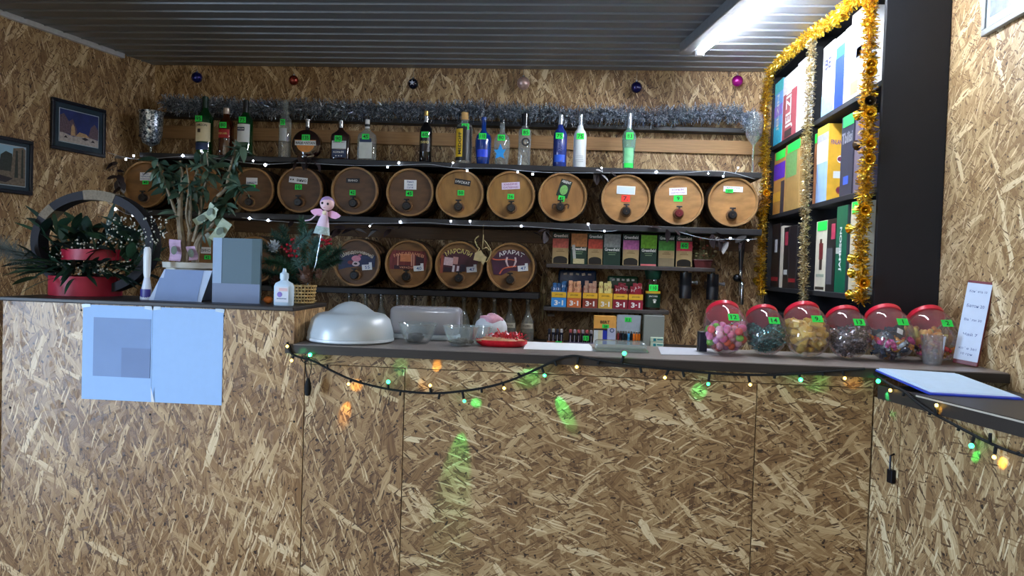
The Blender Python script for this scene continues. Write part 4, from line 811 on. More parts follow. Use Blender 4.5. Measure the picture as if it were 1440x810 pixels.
# two wall mounted filling heads and the draught tap
BP = mat('black_plastic', (20, 22, 28), .3, coat=.3)
for i, (x, y0, y1) in enumerate(((964, 381, 419), (1002, 383, 421))):
    p = P(x, (y0+y1)/2, 4.20); hh = (y1-y0-2)*mpp(p); R = 8.5*mpp(p)
    t = thing('filling_head', 'black cylindrical filling head on the wall under the tea shelf' if i == 0 else 'black cylindrical filling head on the wall beside the draught tap', 'dispenser', (p.x, 4.20, p.z-hh/2-.006), group='black filling heads on the wall')
    MB().lathe([(.0005, 0), (R, 0), (R*1.02, hh*.45), (R*.97, hh*.48), (R*.97, hh*.52), (R, hh*.54), (R*.96, hh), (.0005, hh)], 22).build('cylinder', BP, t, smooth=40)
    MB().lathe([(.012, .0), (.012, hh*.06), (.0005, hh*.06)], 12, Matrix.Translation((0, 0, hh))).build('cap', BP, t, smooth=40); MB().box(-.02, .02, .0, YB-4.20-.001, hh*.4, hh*.7).build('wall_mount', BP, t)
    MB().lathe([(.008, R*.8), (.008, R+.02), (.011, R+.022), (.011, R+.032), (.0005, R+.032)], 12, Matrix.Translation((0, 0, hh*.62)) @ Matrix.Rotation(pi/2, 4, 'Y')).build('nozzle', mat('nozzle_grey', (130, 130, 136), .3, .6), t, smooth=40)
p = P(1040, 420, 4.20); t = thing('draught_tap', 'black handled chrome draught tap on the wall beside the gold tinsel', 'tap', (p.x, 4.20, p.z)); u_ = mpp(p); CH = mat('chrome', (196, 198, 202), .12, 1.0)
MB().lathe([(.0005, 40*u_), (.010, 40*u_), (.013, 56*u_), (.019, 78*u_), (.021, 82*u_), (.0005, 82*u_)], 16).build('handle', BP, t, smooth=40); MB().lathe([(.008, 4*u_), (.010, 26*u_), (.012, 30*u_), (.010, 40*u_), (.007, 42*u_)], 14).build('stem', CH, t, smooth=40)
MB().ball((-.02, -.01, 29*u_), .022, 14, 10).build('valve', mat('valve_dark', (60, 62, 66), .25, .8), t, smooth=True); MB().tube(path([(0, -.005, 26*u_), (.004, -.03, 20*u_), (.004, -.035, 6*u_), (.004, -.034, -8*u_)], 5), .010, 10).build('spout', CH, t, smooth=True); MB().tube([(0, 0, 29*u_), (0, YB-4.20-.001, 29*u_)], .014, 12).build('wall_mount', CH, t, smooth=40)
MB().bbox(-.05, .05, -.02, .02, 82*u_, 86*u_, .003).build('crown_plate', BP, t)
# dried stalks and the twine ornament
p = P(766, 392, 4.30); t = thing('dried_stalks', 'bundle of pale dried stalks hanging beside the coffee shelf', 'dried stalks', p); rr = random.Random(8); DS = mat('straw', (176, 158, 112), .7, var=.25); DSD = mat('straw_husk', (130, 108, 76), .7, var=.25)
for k in range(10):
    MB().tube(path([(rr.uniform(-.012, .012), rr.uniform(-.01, .03), .03), (rr.uniform(-.02, .015), rr.uniform(-.02, .02), -.06), (rr.uniform(-.03, .02), rr.uniform(-.02, .02), -.15-rr.uniform(0, .12))], 4), [.0045]*8+[.002], 5).build('stalk', DS if k % 3 else DSD, t)
MB().ball((-.004, -.015, -.075), .014, 10, 8, (1, 1, 1.2)).build('knot', DSD, t, smooth=True); MB().tube([(0, 0, .02), (0, YB-4.30-.001, .04)], .002, 4).build('nail', BLK, t)
p = P(679, 330, 4.03); t = thing('twine_ornament', 'looped straw twine ornament hanging between the lower barrels', 'ornament', p); u_ = mpp(p)
MB().tube([(.002, 0, 0), (.0, 0, -20*u_)], .003, 5).build('stem', DS, t)
for pts in ([(-6, -2), (-11, -8), (-8, -16), (-4, -20)], [(2, -8), (7, -14), (12, -24), (8, -36), (4, -38)], [(-4, -20), (-8, -26), (-6, -32), (0, -34)], [(1, -20), (6, -18), (10, -22)]): MB().tube(path([(x*u_, 0, y*u_) for x, y in pts], 5), .0036, 5).build('loop', DS, t)
MB().prism([(-10*u_, -26*u_), (-2*u_, -22*u_), (2*u_, -28*u_), (-2*u_, -38*u_), (-12*u_, -36*u_)], -.008, .0).prism([(2*u_, -28*u_), (7*u_, -32*u_), (2*u_, -43*u_), (-3*u_, -34*u_)], -.010, -.002).build('bow', mat('straw_bow', (196, 178, 130), .7, var=.2), t)
MB().tube([(.002, 0, 0), (.002, .0, 14*u_)], .0008, 4).build('thread', DS, t)

# ================================================================ black cabinet on the right wall
CABM = mat('cabinet_black', (16, 18, 25), .7, var=.12, scale=20); CY0, CY1 = 2.80, YB-.005; CB = 1.21
cab = thing('shelf_cabinet', 'tall black open wall cabinet edged with gold tinsel', 'cabinet', (XU, CY0, CB))
dX = XR-XU-.002; dY = CY1-CY0
MB().bbox(0, dX, 0, .02, 0, ZC-CB-.008, .002).build('side_panel', CABM, cab); MB().bbox(0, dX, dY-.02, dY, 0, ZC-CB-.008, .002).build('side_panel', CABM, cab)
MB().box(dX-.008, dX, .02, dY-.02, 0, ZC-CB-.01).build('back_panel', CABM, cab); MB().bbox(0, dX-.008, .79, .81, 0, ZC-CB-.03, .002).build('divider', CABM, cab)
SZ = [1.362, 1.757, 2.139]
for zz in [CB+.02]+SZ+[ZC-.01]:
    for y0, y1 in ((.02, .79), (.81, dY-.02)): MB().bbox(.002, dX-.008, y0, y1, zz-.022-CB, zz-CB, .002).build('shelf', CABM, cab)
def gift(x0, x1, yt, s, wx, cf, cs, label, txt=None, tcol=None, extra=None, dx=.012, tag_=None, top=None, tsize=.026, vertical=True):
    X = XU+dx; a, b = PX(x0, yt, X), PX(x1, yt, X); a.y = min(a.y, CY1-.024)
    if (a.y+b.y)/2 < CY0+.8: a.y = min(a.y, CY0+.786)
    else: b.y = max(b.y, CY0+.814)
    z0 = SZ[s]+.0003; Hh = PX(x0, yt, X).z-z0; L = a.y-b.y
    t = thing('gift_box', label, 'gift box', (X, (a.y+b.y)/2, z0), group='boxed bottles in the black cabinet')
    fm = mat('gift_%d_%d_%d' % cf, cf, .35, var=.14, scale=25); sm2 = mat('gift_%d_%d_%d' % cs, cs, .35, var=.14, scale=25)
    MB().bbox(0, wx, -L/2, L/2, 0, Hh, .0015).build('carton', sm2, t)
    q = MB().box(-.001, 0, -L/2+.001, L/2-.001, .001, Hh-.001).build('front_panel', fm, t)
    tsize *= L*15
    if txt: lettering(q, txt, tsize, (Hh*.7 if vertical else L*.85), (-.0022, 0, Hh*(.5 if vertical else .72)), tcol or WHITEINK, (0, -pi/2, -pi/2) if vertical else (0, 0, -pi/2), bold=.03)
    for (f0, f1, z0_, z1_, cc) in (extra or ()): MB().box(-.002, -.0009, -L/2+L*f0, -L/2+L*f1, Hh*z0_, Hh*z1_).build('print_patch', mat('gift_%d_%d_%d' % cc, cc, .4, var=.2, scale=60), q)
    if tag_: MB().box(-.003, -.002, -L/2, L/2*.7, Hh*.86, Hh*.99).build('price_tag', GREEN, q)
    return t, L, Hh
NV = mat('navy_text', (40, 44, 90), .5)
# bottom shelf
gift(1087, 1098, 316, 0, .09, (26, 24, 30), (30, 28, 34), 'black gift box with small red bands and a pale patch on the lowest cabinet shelf', extra=((.1, .9, .1, .16, (150, 34, 44)), (.3, .6, .55, .75, (190, 190, 196))))
gift(1099, 1103, 318, 0, .09, (206, 196, 180), (196, 188, 172), 'narrow cream gift box between black ones on the lowest cabinet shelf')
gift(1103.5, 1111, 320, 0, .09, (28, 26, 30), (30, 28, 34), 'black gift box with an oval red badge on the lowest cabinet shelf', extra=((.25, .75, .70, .92, (170, 56, 76)), (.2, .8, .22, .30, (206, 206, 206))))
gift(1111.5, 1122, 318, 0, .09, (34, 30, 34), (34, 30, 34), 'plain charcoal gift box with a red foot band on the lowest cabinet shelf', extra=((.05, .95, .1, .16, (150, 34, 44)),))
gift(1149, 1164, 312, 0, .085, (222, 214, 192), (214, 206, 186), 'cream gift box with a walking figure print and green tag', extra=((.3, .65, .45, .68, (120, 40, 44)), (.35, .6, .30, .45, (50, 40, 36)), (.42, .60, .68, .74, (90, 60, 44)), (.15, .85, .20, .24, (150, 160, 140)), (.1, .9, .02, .06, (60, 50, 40))), tag_=1)
gift(1164.5, 1177, 309, 0, .085, (30, 28, 32), (36, 34, 38), 'black gift box with a red oval beside the walking figure box', extra=((.1, .5, .72, .93, (190, 60, 90)), (.3, .98, .1, .6, (84, 84, 90))), tag_=None)
gift(1178, 1193, 291, 0, .085, (14, 98, 70), (60, 70, 74), 'dark green gift box with white upright lettering', 'JAMESON', WHITEINK, ((.55, .95, .45, .52, (190, 190, 180)),), tsize=.018)
gift(1198, 1212, 284, 0, .085, (206, 196, 168), (190, 182, 158), 'cream gift box behind gold tinsel beside the dark green box', tag_=1)
# middle shelf
gift(1090, 1105, 216, 1, .09, (196, 140, 70), (190, 136, 70), 'amber gift box with a purple picture on the middle cabinet shelf', extra=((.0, 1, .55, .80, (90, 40, 190)), (.0, .3, .0, .5, (60, 56, 70)), (.3, 1, .2, .35, (236, 176, 60))), tag_=1)
gift(1106, 1126, 205, 1, .09, (176, 140, 84), (176, 140, 84), 'gold gift box with green upper part on the middle cabinet shelf', extra=((.2, .95, .5, .85, (110, 160, 96)),), tag_=1)
gift(1144, 1150, 190, 1, .07, (170, 110, 70), (150, 90, 60), 'narrow russet gift box on the middle cabinet shelf', tag_=1)
t, L, Hh = gift(1151, 1166, 182, 1, .09, (150, 180, 226), (226, 174, 60), 'yellow and pale blue gift box with round prints on the middle cabinet shelf', extra=((.0, 1, .52, .80, (234, 234, 234)), (0, 1, .80, .90, (150, 150, 170)), (0, 1, .90, 1, (230, 214, 70))))
lettering(t, 'FINLANDIA', .020, .070, (.045, -L/2-.002, Hh*.76), mat('finlandia_purple', (110, 70, 140), .5))
for zz, c_ in ((.54, (236, 230, 226)), (.14, (150, 80, 60))): MB().lathe([(.0005, .0015), (.017, .001), (.017, 0)], 18, RX90).build('round_print', mat('gift_%d_%d_%d' % c_, c_, .4), t, loc=(.055, -L/2-.001, Hh*zz)); MB().lathe([(.0005, .0012), (.010, .0008), (.010, 0)], 14, RX90).build('print_fruit', mat('print_plumfruit', (120, 50, 80), .4), t, loc=(.050, -L/2-.002, Hh*zz))
plate(t, 'white_print', .05, .03, (.05, -L/2-.001, Hh*.34), WLAB)
gift(1185, 1202, 166, 1, .085, (46, 50, 66), (60, 56, 70), 'dark slate gift box with silver script on the middle cabinet shelf', 'Tbilisi', mat('silver_ink', (176, 180, 190), .3, .5), ((.3, .7, .14, .24, (60, 90, 190)),), tsize=.022, vertical=False, top=1, tag_=1)
gift(1204, 1222, 168, 1, .085, (100, 90, 104), (90, 82, 96), 'mauve grey gift box behind gold tinsel beside the slate box')
# top shelf
gift(1090, 1102, 120, 2, .085, (110, 170, 232), (150, 190, 226), 'sky blue gift box with pale upright lettering on the top cabinet shelf', 'JELZIN', WHITEINK, ((0, 1, .82, 1, (80, 190, 196)), (0, 1, .0, .3, (60, 190, 236)), (0, 1, .45, .62, (150, 120, 226))), tsize=.022)
gift(1103, 1122, 111, 2, .085, (176, 80, 92), (200, 190, 190), 'rose red gift box with white upright lettering on the top cabinet shelf', 'JELZIN', WHITEINK, ((0, 1, .72, 1, (230, 222, 224)), (.3, .8, .03, .14, (70, 60, 60))), tsize=.034)
gift(1123, 1134, 90, 2, .085, (236, 236, 236), (230, 230, 230), 'white gift box next to the middle tinsel on the top cabinet shelf')
gift(1159, 1174, 68, 2, .085, (226, 232, 240), (226, 232, 240), 'white and pale blue gift box with dark capital letters', 'BE', NV, ((0, 1, .0, .30, (130, 176, 232)),), tsize=.022, vertical=False)
gift(1175, 1189, 56, 2, .085, (240, 240, 244), (30, 70, 232), 'white gift box with a broad royal blue band', extra=((.0, .85, .0, .70, (24, 60, 236)), (.0, .8, .70, .85, (40, 190, 220))))
gift(1190, 1198, 42, 2, .085, (238, 238, 238), (236, 236, 236), 'plain white gift box beside the blue banded one')
gift(1199, 1216, 22, 2, .085, (232, 230, 228), (236, 236, 236), 'tall white gift box with a grey picture behind gold tinsel', extra=((.1, .8, .30, .62, (130, 140, 160)), (.3, .9, .05, .2, (176, 120, 90)), (.0, .5, .45, .56, (70, 74, 80))))
# ================================================================ things on the bar worktop
WZ = 1.1553
def onw(px, py, z=WZ): return PZ(px, py, z)
MILK = glass('plastic_frosted', (226, 238, 246), .60, .32, (226, 236, 240)); BOWLG = glass('bowl_glass', (214, 222, 222), .11, .04, (246, 250, 250))
p = onw(493, 474); u_ = mpp(p)
t = thing('cake_dome', 'round frosted plastic cake dome on the worktop end', 'cake dome', (-.738, 2.50, WZ)); R = .1455
MB().lathe([(.0005, .001), (R*.94, .001), (R*1.0, .006), (R*1.0, .014), (R*.96, .014), (R*.93, .006), (.0005, .006)], 40).build('base_plate', mat('plastic_pale', (214, 222, 228), .35, var=.03), t, smooth=40)
MB().lathe([(R*.985, .0145), (R*.985, .030), (R*.95, .050), (R*.90, .075), (R*.78, .092), (R*.64, .097), (R*.54, .099), (R*.45, .108), (R*.32, .122), (R*.16, .132), (.0005, .135)], 40).build('dome', MILK, t, smooth=60)
PAST = mat('pastry_beige', (206, 172, 128), .7, var=.2, scale=60)
rr = random.Random(3)
for k in range(7):
    a = k*2*pi/7; tag(MB().ball((0, 0, 0), .032, 14, 8, (1.2, .9, .55)).build('pastry', PAST, loc=(-.738+.075*math.cos(a), 2.50+.075*math.sin(a), WZ+.006+.0178+(.0)), rot=(0, 0, a)), 'beige pastry lying under the frosted cake dome', 'pastry', 'pastries under the dome')
# frosted rectangular box behind
a, b = onw(552, 472), onw(650, 478); p = (a+b)/2; yb = 2.685; w_ = 98*mpp(Vector((p.x, yb, 1.2))); cx = P(600, 450, yb).x
t = thing('food_container', 'long frosted plastic food container standing behind the glass bowls', 'container', (cx, yb, WZ))
hh = P(600, 431, yb).z-WZ
MB().bbox(-w_/2*.94, w_/2*.94, -.05, .05, 0, .018, .006).build('base', mat('plastic_pale', (214, 222, 228), .35), t, smooth=40); MB().bbox(-w_/2, w_/2, -.056, .056, .018, hh, .020, 4).build('cover', glass('plastic_cover', (206, 206, 214), .55, .22, (230, 232, 236)), t, smooth=50)
def bowl(px, py, rt, hpx, label, mats, n, rad, z0=0, Yo=None):
    p = onw(px, py); u_ = mpp(p); R = rt*u_; Hh = hpx*u_
    t = thing('glass_bowl', label, 'bowl', (p.x, p.y, WZ), group='glass bowls on the worktop')
    MB().lathe([(.0005, .003), (R*.5, .003), (R*.56, .008), (R*.8, Hh*.55), (R*.95, Hh-.002), (R*.99, Hh), (R, Hh-.001), (R*.97, Hh*.88), (R*.84, Hh*.5), (R*.58, .003), (R*.54, 0), (.0005, 0)], 30).build('glass', BOWLG, t, smooth=50)
    rr = random.Random(int(px)); out = []
    return t, p, R, Hh
t, p, R, Hh = bowl(587, 482, 28, 28, 'glass bowl with a few black olives in dark brine', None, 0, 0)
tag(MB().lathe([(.0005, 0), (R*.52, 0), (R*.60, .010), (.0005, .010)], 24).build('brine', mat('dark_brine', (26, 18, 22), .12), loc=(p.x, p.y, WZ+.0035), smooth=40), 'dark brine in the olive bowl', 'liquid')
for k, (dx, dy) in enumerate(((-.020, -.008), (.014, -.016), (.004, .012), (-.012, .020))):
    tag(MB().ball((0, 0, 0), .0125, 12, 8, (1, 1, .95)).build('olive', mat('olive_black', (30, 22, 34), .15, coat=.4), smooth=True, loc=(p.x+dx, p.y+dy, WZ+.022)), 'round black olive in the glass bowl', 'olive', 'olives in the bowl')
t, p, R, Hh = bowl(648, 486, 26, 28, 'glass bowl holding a heap of dark seeds', None, 0, 0)
b_ = MB(); rr = random.Random(5)
for k in range(420):
    a = rr.uniform(0, 2*pi); q = math.sqrt(rr.random())*R*.66; z = .006+(.020-.012*(q/R/.66)**2)*rr.random()
    z = max(z, .006+max(0, q-R*.5)*1.0)
    M = Matrix.Translation((q*math.cos(a), q*math.sin(a), z)) @ Matrix.Rotation(rr.uniform(0, 6), 4, 'Z') @ Matrix.Rotation(rr.uniform(-.6, .6), 4, 'X')
    b_.add([(-.006, 0, 0), (0, -.0028, 0), (.006, 0, 0), (0, .0028, 0), (0, 0, .002), (0, 0, -.002)], [(0, 1, 4), (1, 2, 4), (2, 3, 4), (3, 0, 4), (1, 0, 5), (2, 1, 5), (3, 2, 5), (0, 3, 5)], M)
stuff(tag(b_.build('seeds', mat('seed_brown', (84, 74, 54), .6, var=.4, scale=300), loc=(p.x, p.y, WZ)), 'heap of dark seeds in the glass bowl', 'seeds'))
q_ = P(670, 470, 2.53); t = thing('glass_bowl', 'glass bowl standing half hidden behind the seed bowl', 'bowl', (q_.x+.012, 2.575, WZ), group='glass bowls on the worktop'); R = .040; Hh = .062
MB().lathe([(.0005, .003), (R*.5, .003), (R*.95, Hh), (R, Hh), (R*.55, .001), (.0005, 0)], 26).build('glass', BOWLG, t, smooth=50)
# white bag with pink print
q_ = P(683, 470, 2.60); t = thing('snack_bag', 'white crumpled bag with pink top behind the glass bowls', 'bag', (q_.x+.01, 2.68, WZ)); hh = P(683, 444, 2.62).z-WZ; u_ = mpp(q_)
def lump(name, m, parent, sx, sy, sz, seed, loc=(0, 0, 0), amp=.12, flat=0, seg=18, rings=12):
    rr = random.Random(seed); prof = []; b = MB(); b.ball((0, 0, 0), 1, seg, rings); ph = [(rr.uniform(0, 6), rr.uniform(2, 5), rr.uniform(2, 5), rr.uniform(2, 5)) for _ in range(5)]
    v = []
    for x, y, z in b.v:
        k = 1+amp*sum(math.sin(p_+fx*x+fy*y+fz*z) for p_, fx, fy, fz in ph)/2.5; X_, Y_, Z_ = x*k*sx, y*k*sy, z*k*sz
        v.append((X_, Y_, max(Z_, -sz*flat) if flat else Z_))
    b.v = v; return b.build(name, m, parent, smooth=60, loc=loc)
lump('pouch', mat('bag_white', (216, 220, 226), .35, var=.1), t, 24*u_, .04, hh*.56, 3, (0, 0, hh*.45), .10, .80)
lump('printed_top', mat('bag_pink', (226, 160, 176), .35, var=.25, scale=80), t, 16*u_, .034, hh*.22, 5, (.002, -.002, hh*.82), .2)
# red wrapped tray
p = onw(704, 488); t = thing('meat_tray', 'red foil tray of snacks wrapped in clear film beside the bowls', 'tray', (p.x, p.y+.03, WZ)); u_ = mpp(p)
b_ = MB(); b_.lathe([(.0005, .0), (.78, 0), (.98, .5), (1, 1), (.94, .95), (.0005, .8)], 30, Matrix.Diagonal((37*u_, .05, .022, 1))); b_.build('tray', mat('foil_red', (206, 30, 44), .25, var=.25, scale=60), t, smooth=50)
lump('filling', mat('filling_peach', (232, 150, 110), .4, var=.4, scale=70), t, 33*u_, .042, .010, 8, (0, 0, .021), .2)
b_ = MB(); rr = random.Random(9)
for k in range(220):
    a = Vector((rr.gauss(8*u_, 11*u_), rr.gauss(0, .014), .022+abs(rr.gauss(0, .008)))); d = Vector((rr.gauss(0, 1), rr.gauss(0, 1), abs(rr.gauss(0, 1)))).normalized()*rr.uniform(.008, .020); s_ = d.orthogonal().normalized()*.0022
    b_.add([a-s_, a+s_, a+d+s_, a+d-s_], [(0, 1, 2, 3)])
stuff(b_.build('red_shreds', mat('shred_red', (214, 44, 54), .3, var=.4, scale=200), t))
# loose sheets and clear lid
def sheet(label, corners, z, m, th=.0012, name='paper_sheet', cat='paper'):
    pts = [onw(x, y, z) for x, y in corners]; c = sum(pts, Vector())/len(pts); n = len(pts)
    v = [(p.x-c.x, p.y-c.y, 0) for p in pts]+[(p.x-c.x, p.y-c.y, th) for p in pts]
    o = MB().add(v, [tuple(range(n)), tuple(range(2*n-1, n-1, -1))]+[(i, i+n, (i+1) % n+n, (i+1) % n) for i in range(n)]).build(name, m, loc=(c.x, c.y, z))
    return tag(o, label, cat) if label else o
sheet('white paper sheet lying on the worktop beside the clear lid', ((742, 481), (828, 484), (838, 494), (736, 491)), WZ+.0002, PAPER)
sheet('pale grey paper sheet lying on the worktop near the candy jars', ((925, 488), (1000, 491), (1012, 500), (930, 499)), WZ+.0002, mat('paper_grey', (186, 188, 196), .6, var=.03))
p = onw(872, 494); u_ = mpp(p); t = thing('clear_lid', 'clear plastic food container lid lying on the worktop', 'tray', (p.x, p.y+.015, WZ+.0015)); CLR = glass('plastic_clear', (214, 224, 222), .22, .08, (236, 242, 240))  # lid of a clear clamshell food container
MB().bbox(-36*u_, 36*u_, -.045, .045, .004, .032, .012, 3).build('shell', CLR, t, smooth=50); MB().bbox(-39*u_, 39*u_, -.05, .05, 0, .004, .0018).build('rim', CLR, t)
p = onw(986, 495); t = thing('dark_box', 'small dark blue box standing beside the candy jars', 'box', (p.x+.006, p.y+.02, WZ)); MB().bbox(-.013, .013, -.02, .03, 0, .066, .002).build('carton', mat('box_navy', (20, 24, 44), .4), t); MB().bbox(-.0132, .0132, -.0202, .0302, .060, .068, .002).build('lid', mat('box_navy_dark', (14, 16, 30), .4), t)
# ---------------------------------------------------------------- candy jars
JARG = glass('jar_plastic', (232, 228, 228), .07, .04, (253, 252, 252)); LIDR = mat('lid_red', (206, 30, 56), .3, var=.06, coat=.3)
TILT = math.radians(44)
AX = Vector((0, math.cos(TILT), math.sin(TILT)))
jmeshes = {}
def jar(px, py, wpx, label, num_, fill):
    p = onw(px, py); u_ = mpp(p); R = wpx*u_/2
    pr = [(.0005, -1.02), (.60, -1.02), (.70, -.98), (.90, -.74), (.985, -.38), (1.0, 0), (.99, .36), (.92, .66), (.78, .84), (.73, .90), (.73, .98)]
    hz = -min(z*math.sin(TILT)-r*math.cos(TILT) for r, z in pr)*R+.0006
    c = Vector((p.x, p.y+R*.60, WZ+hz))
    t = thing('candy_jar', label, 'candy jar', (c.x, c.y, WZ), group='red lidded candy jars')
    M = Matrix.Translation((0, 0, hz)) @ Matrix.Rotation(-(pi/2-TILT), 4, 'X')      # lathe Z axis along AX
    MB().lathe([(r*R, z*R) for r, z in pr], 36, M).build('jar_shell', JARG, t, smooth=50)
    MB().lathe([(.0005, .93*R), (.70*R, .93*R), (.77*R, .90*R), (.80*R, .92*R), (.80*R, 1.12*R), (.75*R, 1.16*R), (.0005, 1.17*R)], 36, M).build('lid', LIDR, t, smooth=40)
    MB().lathe([(.605*R, -1.022*R), (.64*R, -1.035*R), (.71*R, -.985*R)], 30, M).build('base_ring', JARG, t, smooth=50)
    # price tag on the upper front
    dirn = Vector((.18, -.80, .56)).normalized(); q = Vector((0, 0, hz))+dirn*(R*1.06)
    pt = plate(t, 'price_tag', .037, .024, q, GREEN, (-.55, 0, .2)); lettering(pt, num_, .015, .026, (0, -.0012, 0))
    return t, c, R
def scatter(c, R, n, mind, fillz, seed, base=.86):
    """seats inside the jar below the fill height"""
    rr = random.Random(seed); out = []; tries = 0
    while len(out) < n and tries < 40000:
        tries += 1; v = Vector((rr.uniform(-1, 1), rr.uniform(-1.1, 1.1), rr.uniform(-1.1, fillz+.15)))
        ax = v.dot(AX)
        if (v-AX*ax).length > .82 or ax < -.86 or ax > .72 or v.length > 1.0 or v.z > fillz+.12*math.sin(5*v.x+seed): continue
        w_ = c+v*R
        if all((w_-o).length > mind for o in out): out.append(w_)
    return out
JG = 'sweets in the candy jars'
t, c, R = jar(1022, 499, 60, 'candy jar of pink, orange and green round sweets', '12', 0)
cb = MB().ball((0, 0, 0), .0135, 12, 8, (1, 1, .85)).mesh('sweet_ball', True)
cols = [mat('sweet_%d' % i, c_, .3, var=.15, coat=.3) for i, c_ in enumerate(((238, 120, 170), (240, 100, 60), (120, 196, 60), (244, 170, 190), (236, 80, 90), (230, 150, 206)))]
for i, q in enumerate(scatter(c, R, 60, .022, .10, 3)):
    me = jmeshes.setdefault(('b', i % 6), cb.copy()); k = i % 6
    if not me.materials: me.materials.append(cols[k])
    tag(link('sweet', me, None, None, q, (i, i*2, i*3)), ('pink', 'orange', 'lime green', 'pale pink', 'red', 'lilac')[k]+' round sweet in the jar beside the dark box', 'sweet', JG)
t, c, R = jar(1079, 501, 57, 'candy jar full of teal wrapped sweets', '14', 0)
def wrapped_stuff(c, R, n, mind, fz, seed, m, label, size):
    rr = random.Random(seed); b = MB()
    for q in scatter(c, R, n, mind, fz, seed):
        M = Matrix.Translation(q-c) @ Matrix.Rotation(rr.uniform(0, 6.3), 4, 'Z') @ Matrix.Rotation(rr.uniform(-1.2, 1.2), 4, 'X') @ Matrix.Rotation(rr.uniform(-1, 1), 4, 'Y'); s = size
        b.bbox(-s, s, -s*.55, s*.55, -s*.45, s*.45, s*.2, 1, M)
        for sg in (-1, 1): b.add([(sg*s, 0, 0), (sg*s*1.7, -s*.6, s*.3), (sg*s*1.7, s*.6, -.3*s), (sg*s*1.75, 0, s*.4)], [(0, 1, 3), (0, 3, 2)], M)
    return stuff(tag(b.build('sweets', m, loc=c), label, 'sweets'))
TEALF = foil('teal_wrap', ((10, 60, 60), (24, 110, 104), (70, 160, 160), (170, 220, 226)), .2, 150); wrapped_stuff(c, R, 260, .0085, .22, 5, TEALF, 'teal foil wrapped sweets filling a candy jar', .0075)
t, c, R = jar(1138, 504, 63, 'candy jar of yellow wrapped oblong sweets', '9.', 0)
yb_ = MB().bbox(-.021, .021, -.0105, .0105, -.0085, .0085, .003, 2).mesh('sweet_bar', 40); YW = [mat('sweet_yellow_%d' % i, c_, .35, var=.2, scale=70, coat=.2) for i, c_ in enumerate(((208, 164, 56), (196, 148, 44), (222, 186, 92)))]
yms = []
for mm in YW: me = yb_.copy(); me.materials.append(mm); yms.append(me)
rr = random.Random(4)
for i, q in enumerate(scatter(c, R*.80, 75, .0165, .50, 6)): tag(link('sweet', yms[i % 3], None, None, q, (rr.uniform(-.5, .5), rr.uniform(-.9, .9), rr.uniform(-1.2, 1.2))), 'oblong yellow wrapped sweet in the jar of yellow sweets', 'sweet', JG)
t, c, R = jar(1197, 506, 60, 'candy jar of silver brown wrapped sweets', '13', 0)
wrapped_stuff(c, R, 230, .0100, .22, 7, foil('brown_wrap', ((50, 30, 26), (120, 90, 76), (170, 156, 160), (226, 222, 230)), .25, 130), 'silver and brown foil sweets filling a candy jar', .0090)
mc = [mat('bonbon_%d' % i, c_, .25, .3, var=.2, coat=.3) for i, c_ in enumerate(((206, 60, 140), (226, 150, 40), (46, 60, 84), (190, 206, 214), (206, 50, 50), (70, 40, 60)))]
bb = MB().bbox(-.011, .011, -.008, .008, -.007, .007, .004, 2)
for sg in (-1, 1): bb.lathe([(.002, .010), (.007, .017), (.0065, .017)], 8, Matrix.Rotation(sg*pi/2, 4, 'Y'))
bbm = []; bb0 = bb.mesh('bonbon', 50)
for mm in mc: me = bb0.copy(); me.materials.append(mm); bbm.append(me)
MB_N = ('magenta', 'golden', 'slate blue', 'silver', 'red', 'plum')
def bonbons(c, R, n, fz, seed, which, pick):
    rr = random.Random(seed)
    for i, q in enumerate(scatter(c, R, n, .0175, fz, seed)):
        k = pick[i % len(pick)]; tag(link('sweet', bbm[k], None, None, q, (rr.uniform(-1, 1), rr.uniform(-1, 1), rr.uniform(0, 6))), MB_N[k]+' wrapped bonbon in '+which, 'sweet', JG)
t, c, R = jar(1257, 509, 64, 'half empty candy jar of mixed bright bonbons with white tag inside', '1', 0); bonbons(c, R, 46, -.32, 11, 'the half empty jar of mixed bonbons', (0, 1, 2, 3, 5, 4)); bonbons(c+Vector((-.012, .02, .0)), R*.8, 14, .15, 12, 'the half empty jar of mixed bonbons', (3, 2))
plate(t, 'inner_card', .020, .018, (.018, -R*.5, R*1.35), PAPER, (-.5, .4, .1))
t, c, R = jar(1319, 511, 64, 'candy jar of orange snacks behind the clear cup', '2', 0); bonbons(c, R, 30, -.42, 15, 'the jar of orange snacks', (1, 5, 0, 4))
mo = [mat('snack_orange_%d' % i, c_, .5, var=.2) for i, c_ in enumerate(((240, 150, 50), (232, 170, 90), (206, 190, 90)))]; rr = random.Random(16)
sn = [MB().ball((0, 0, 0), .013, 8, 6, (1.3, .8, .6)).mesh('snack', True) for _ in mo]
for me, mm in zip(sn, mo): me.materials.append(mm)
for i, q in enumerate(scatter(c+Vector((-.014, .02, 0)), R*.82, 46, .016, .22, 17)): tag(link('snack', sn[i % 3], None, None, q, (rr.random()*3, rr.random()*3, rr.random()*3)), 'orange snack piece in the jar behind the clear cup', 'snack', JG)
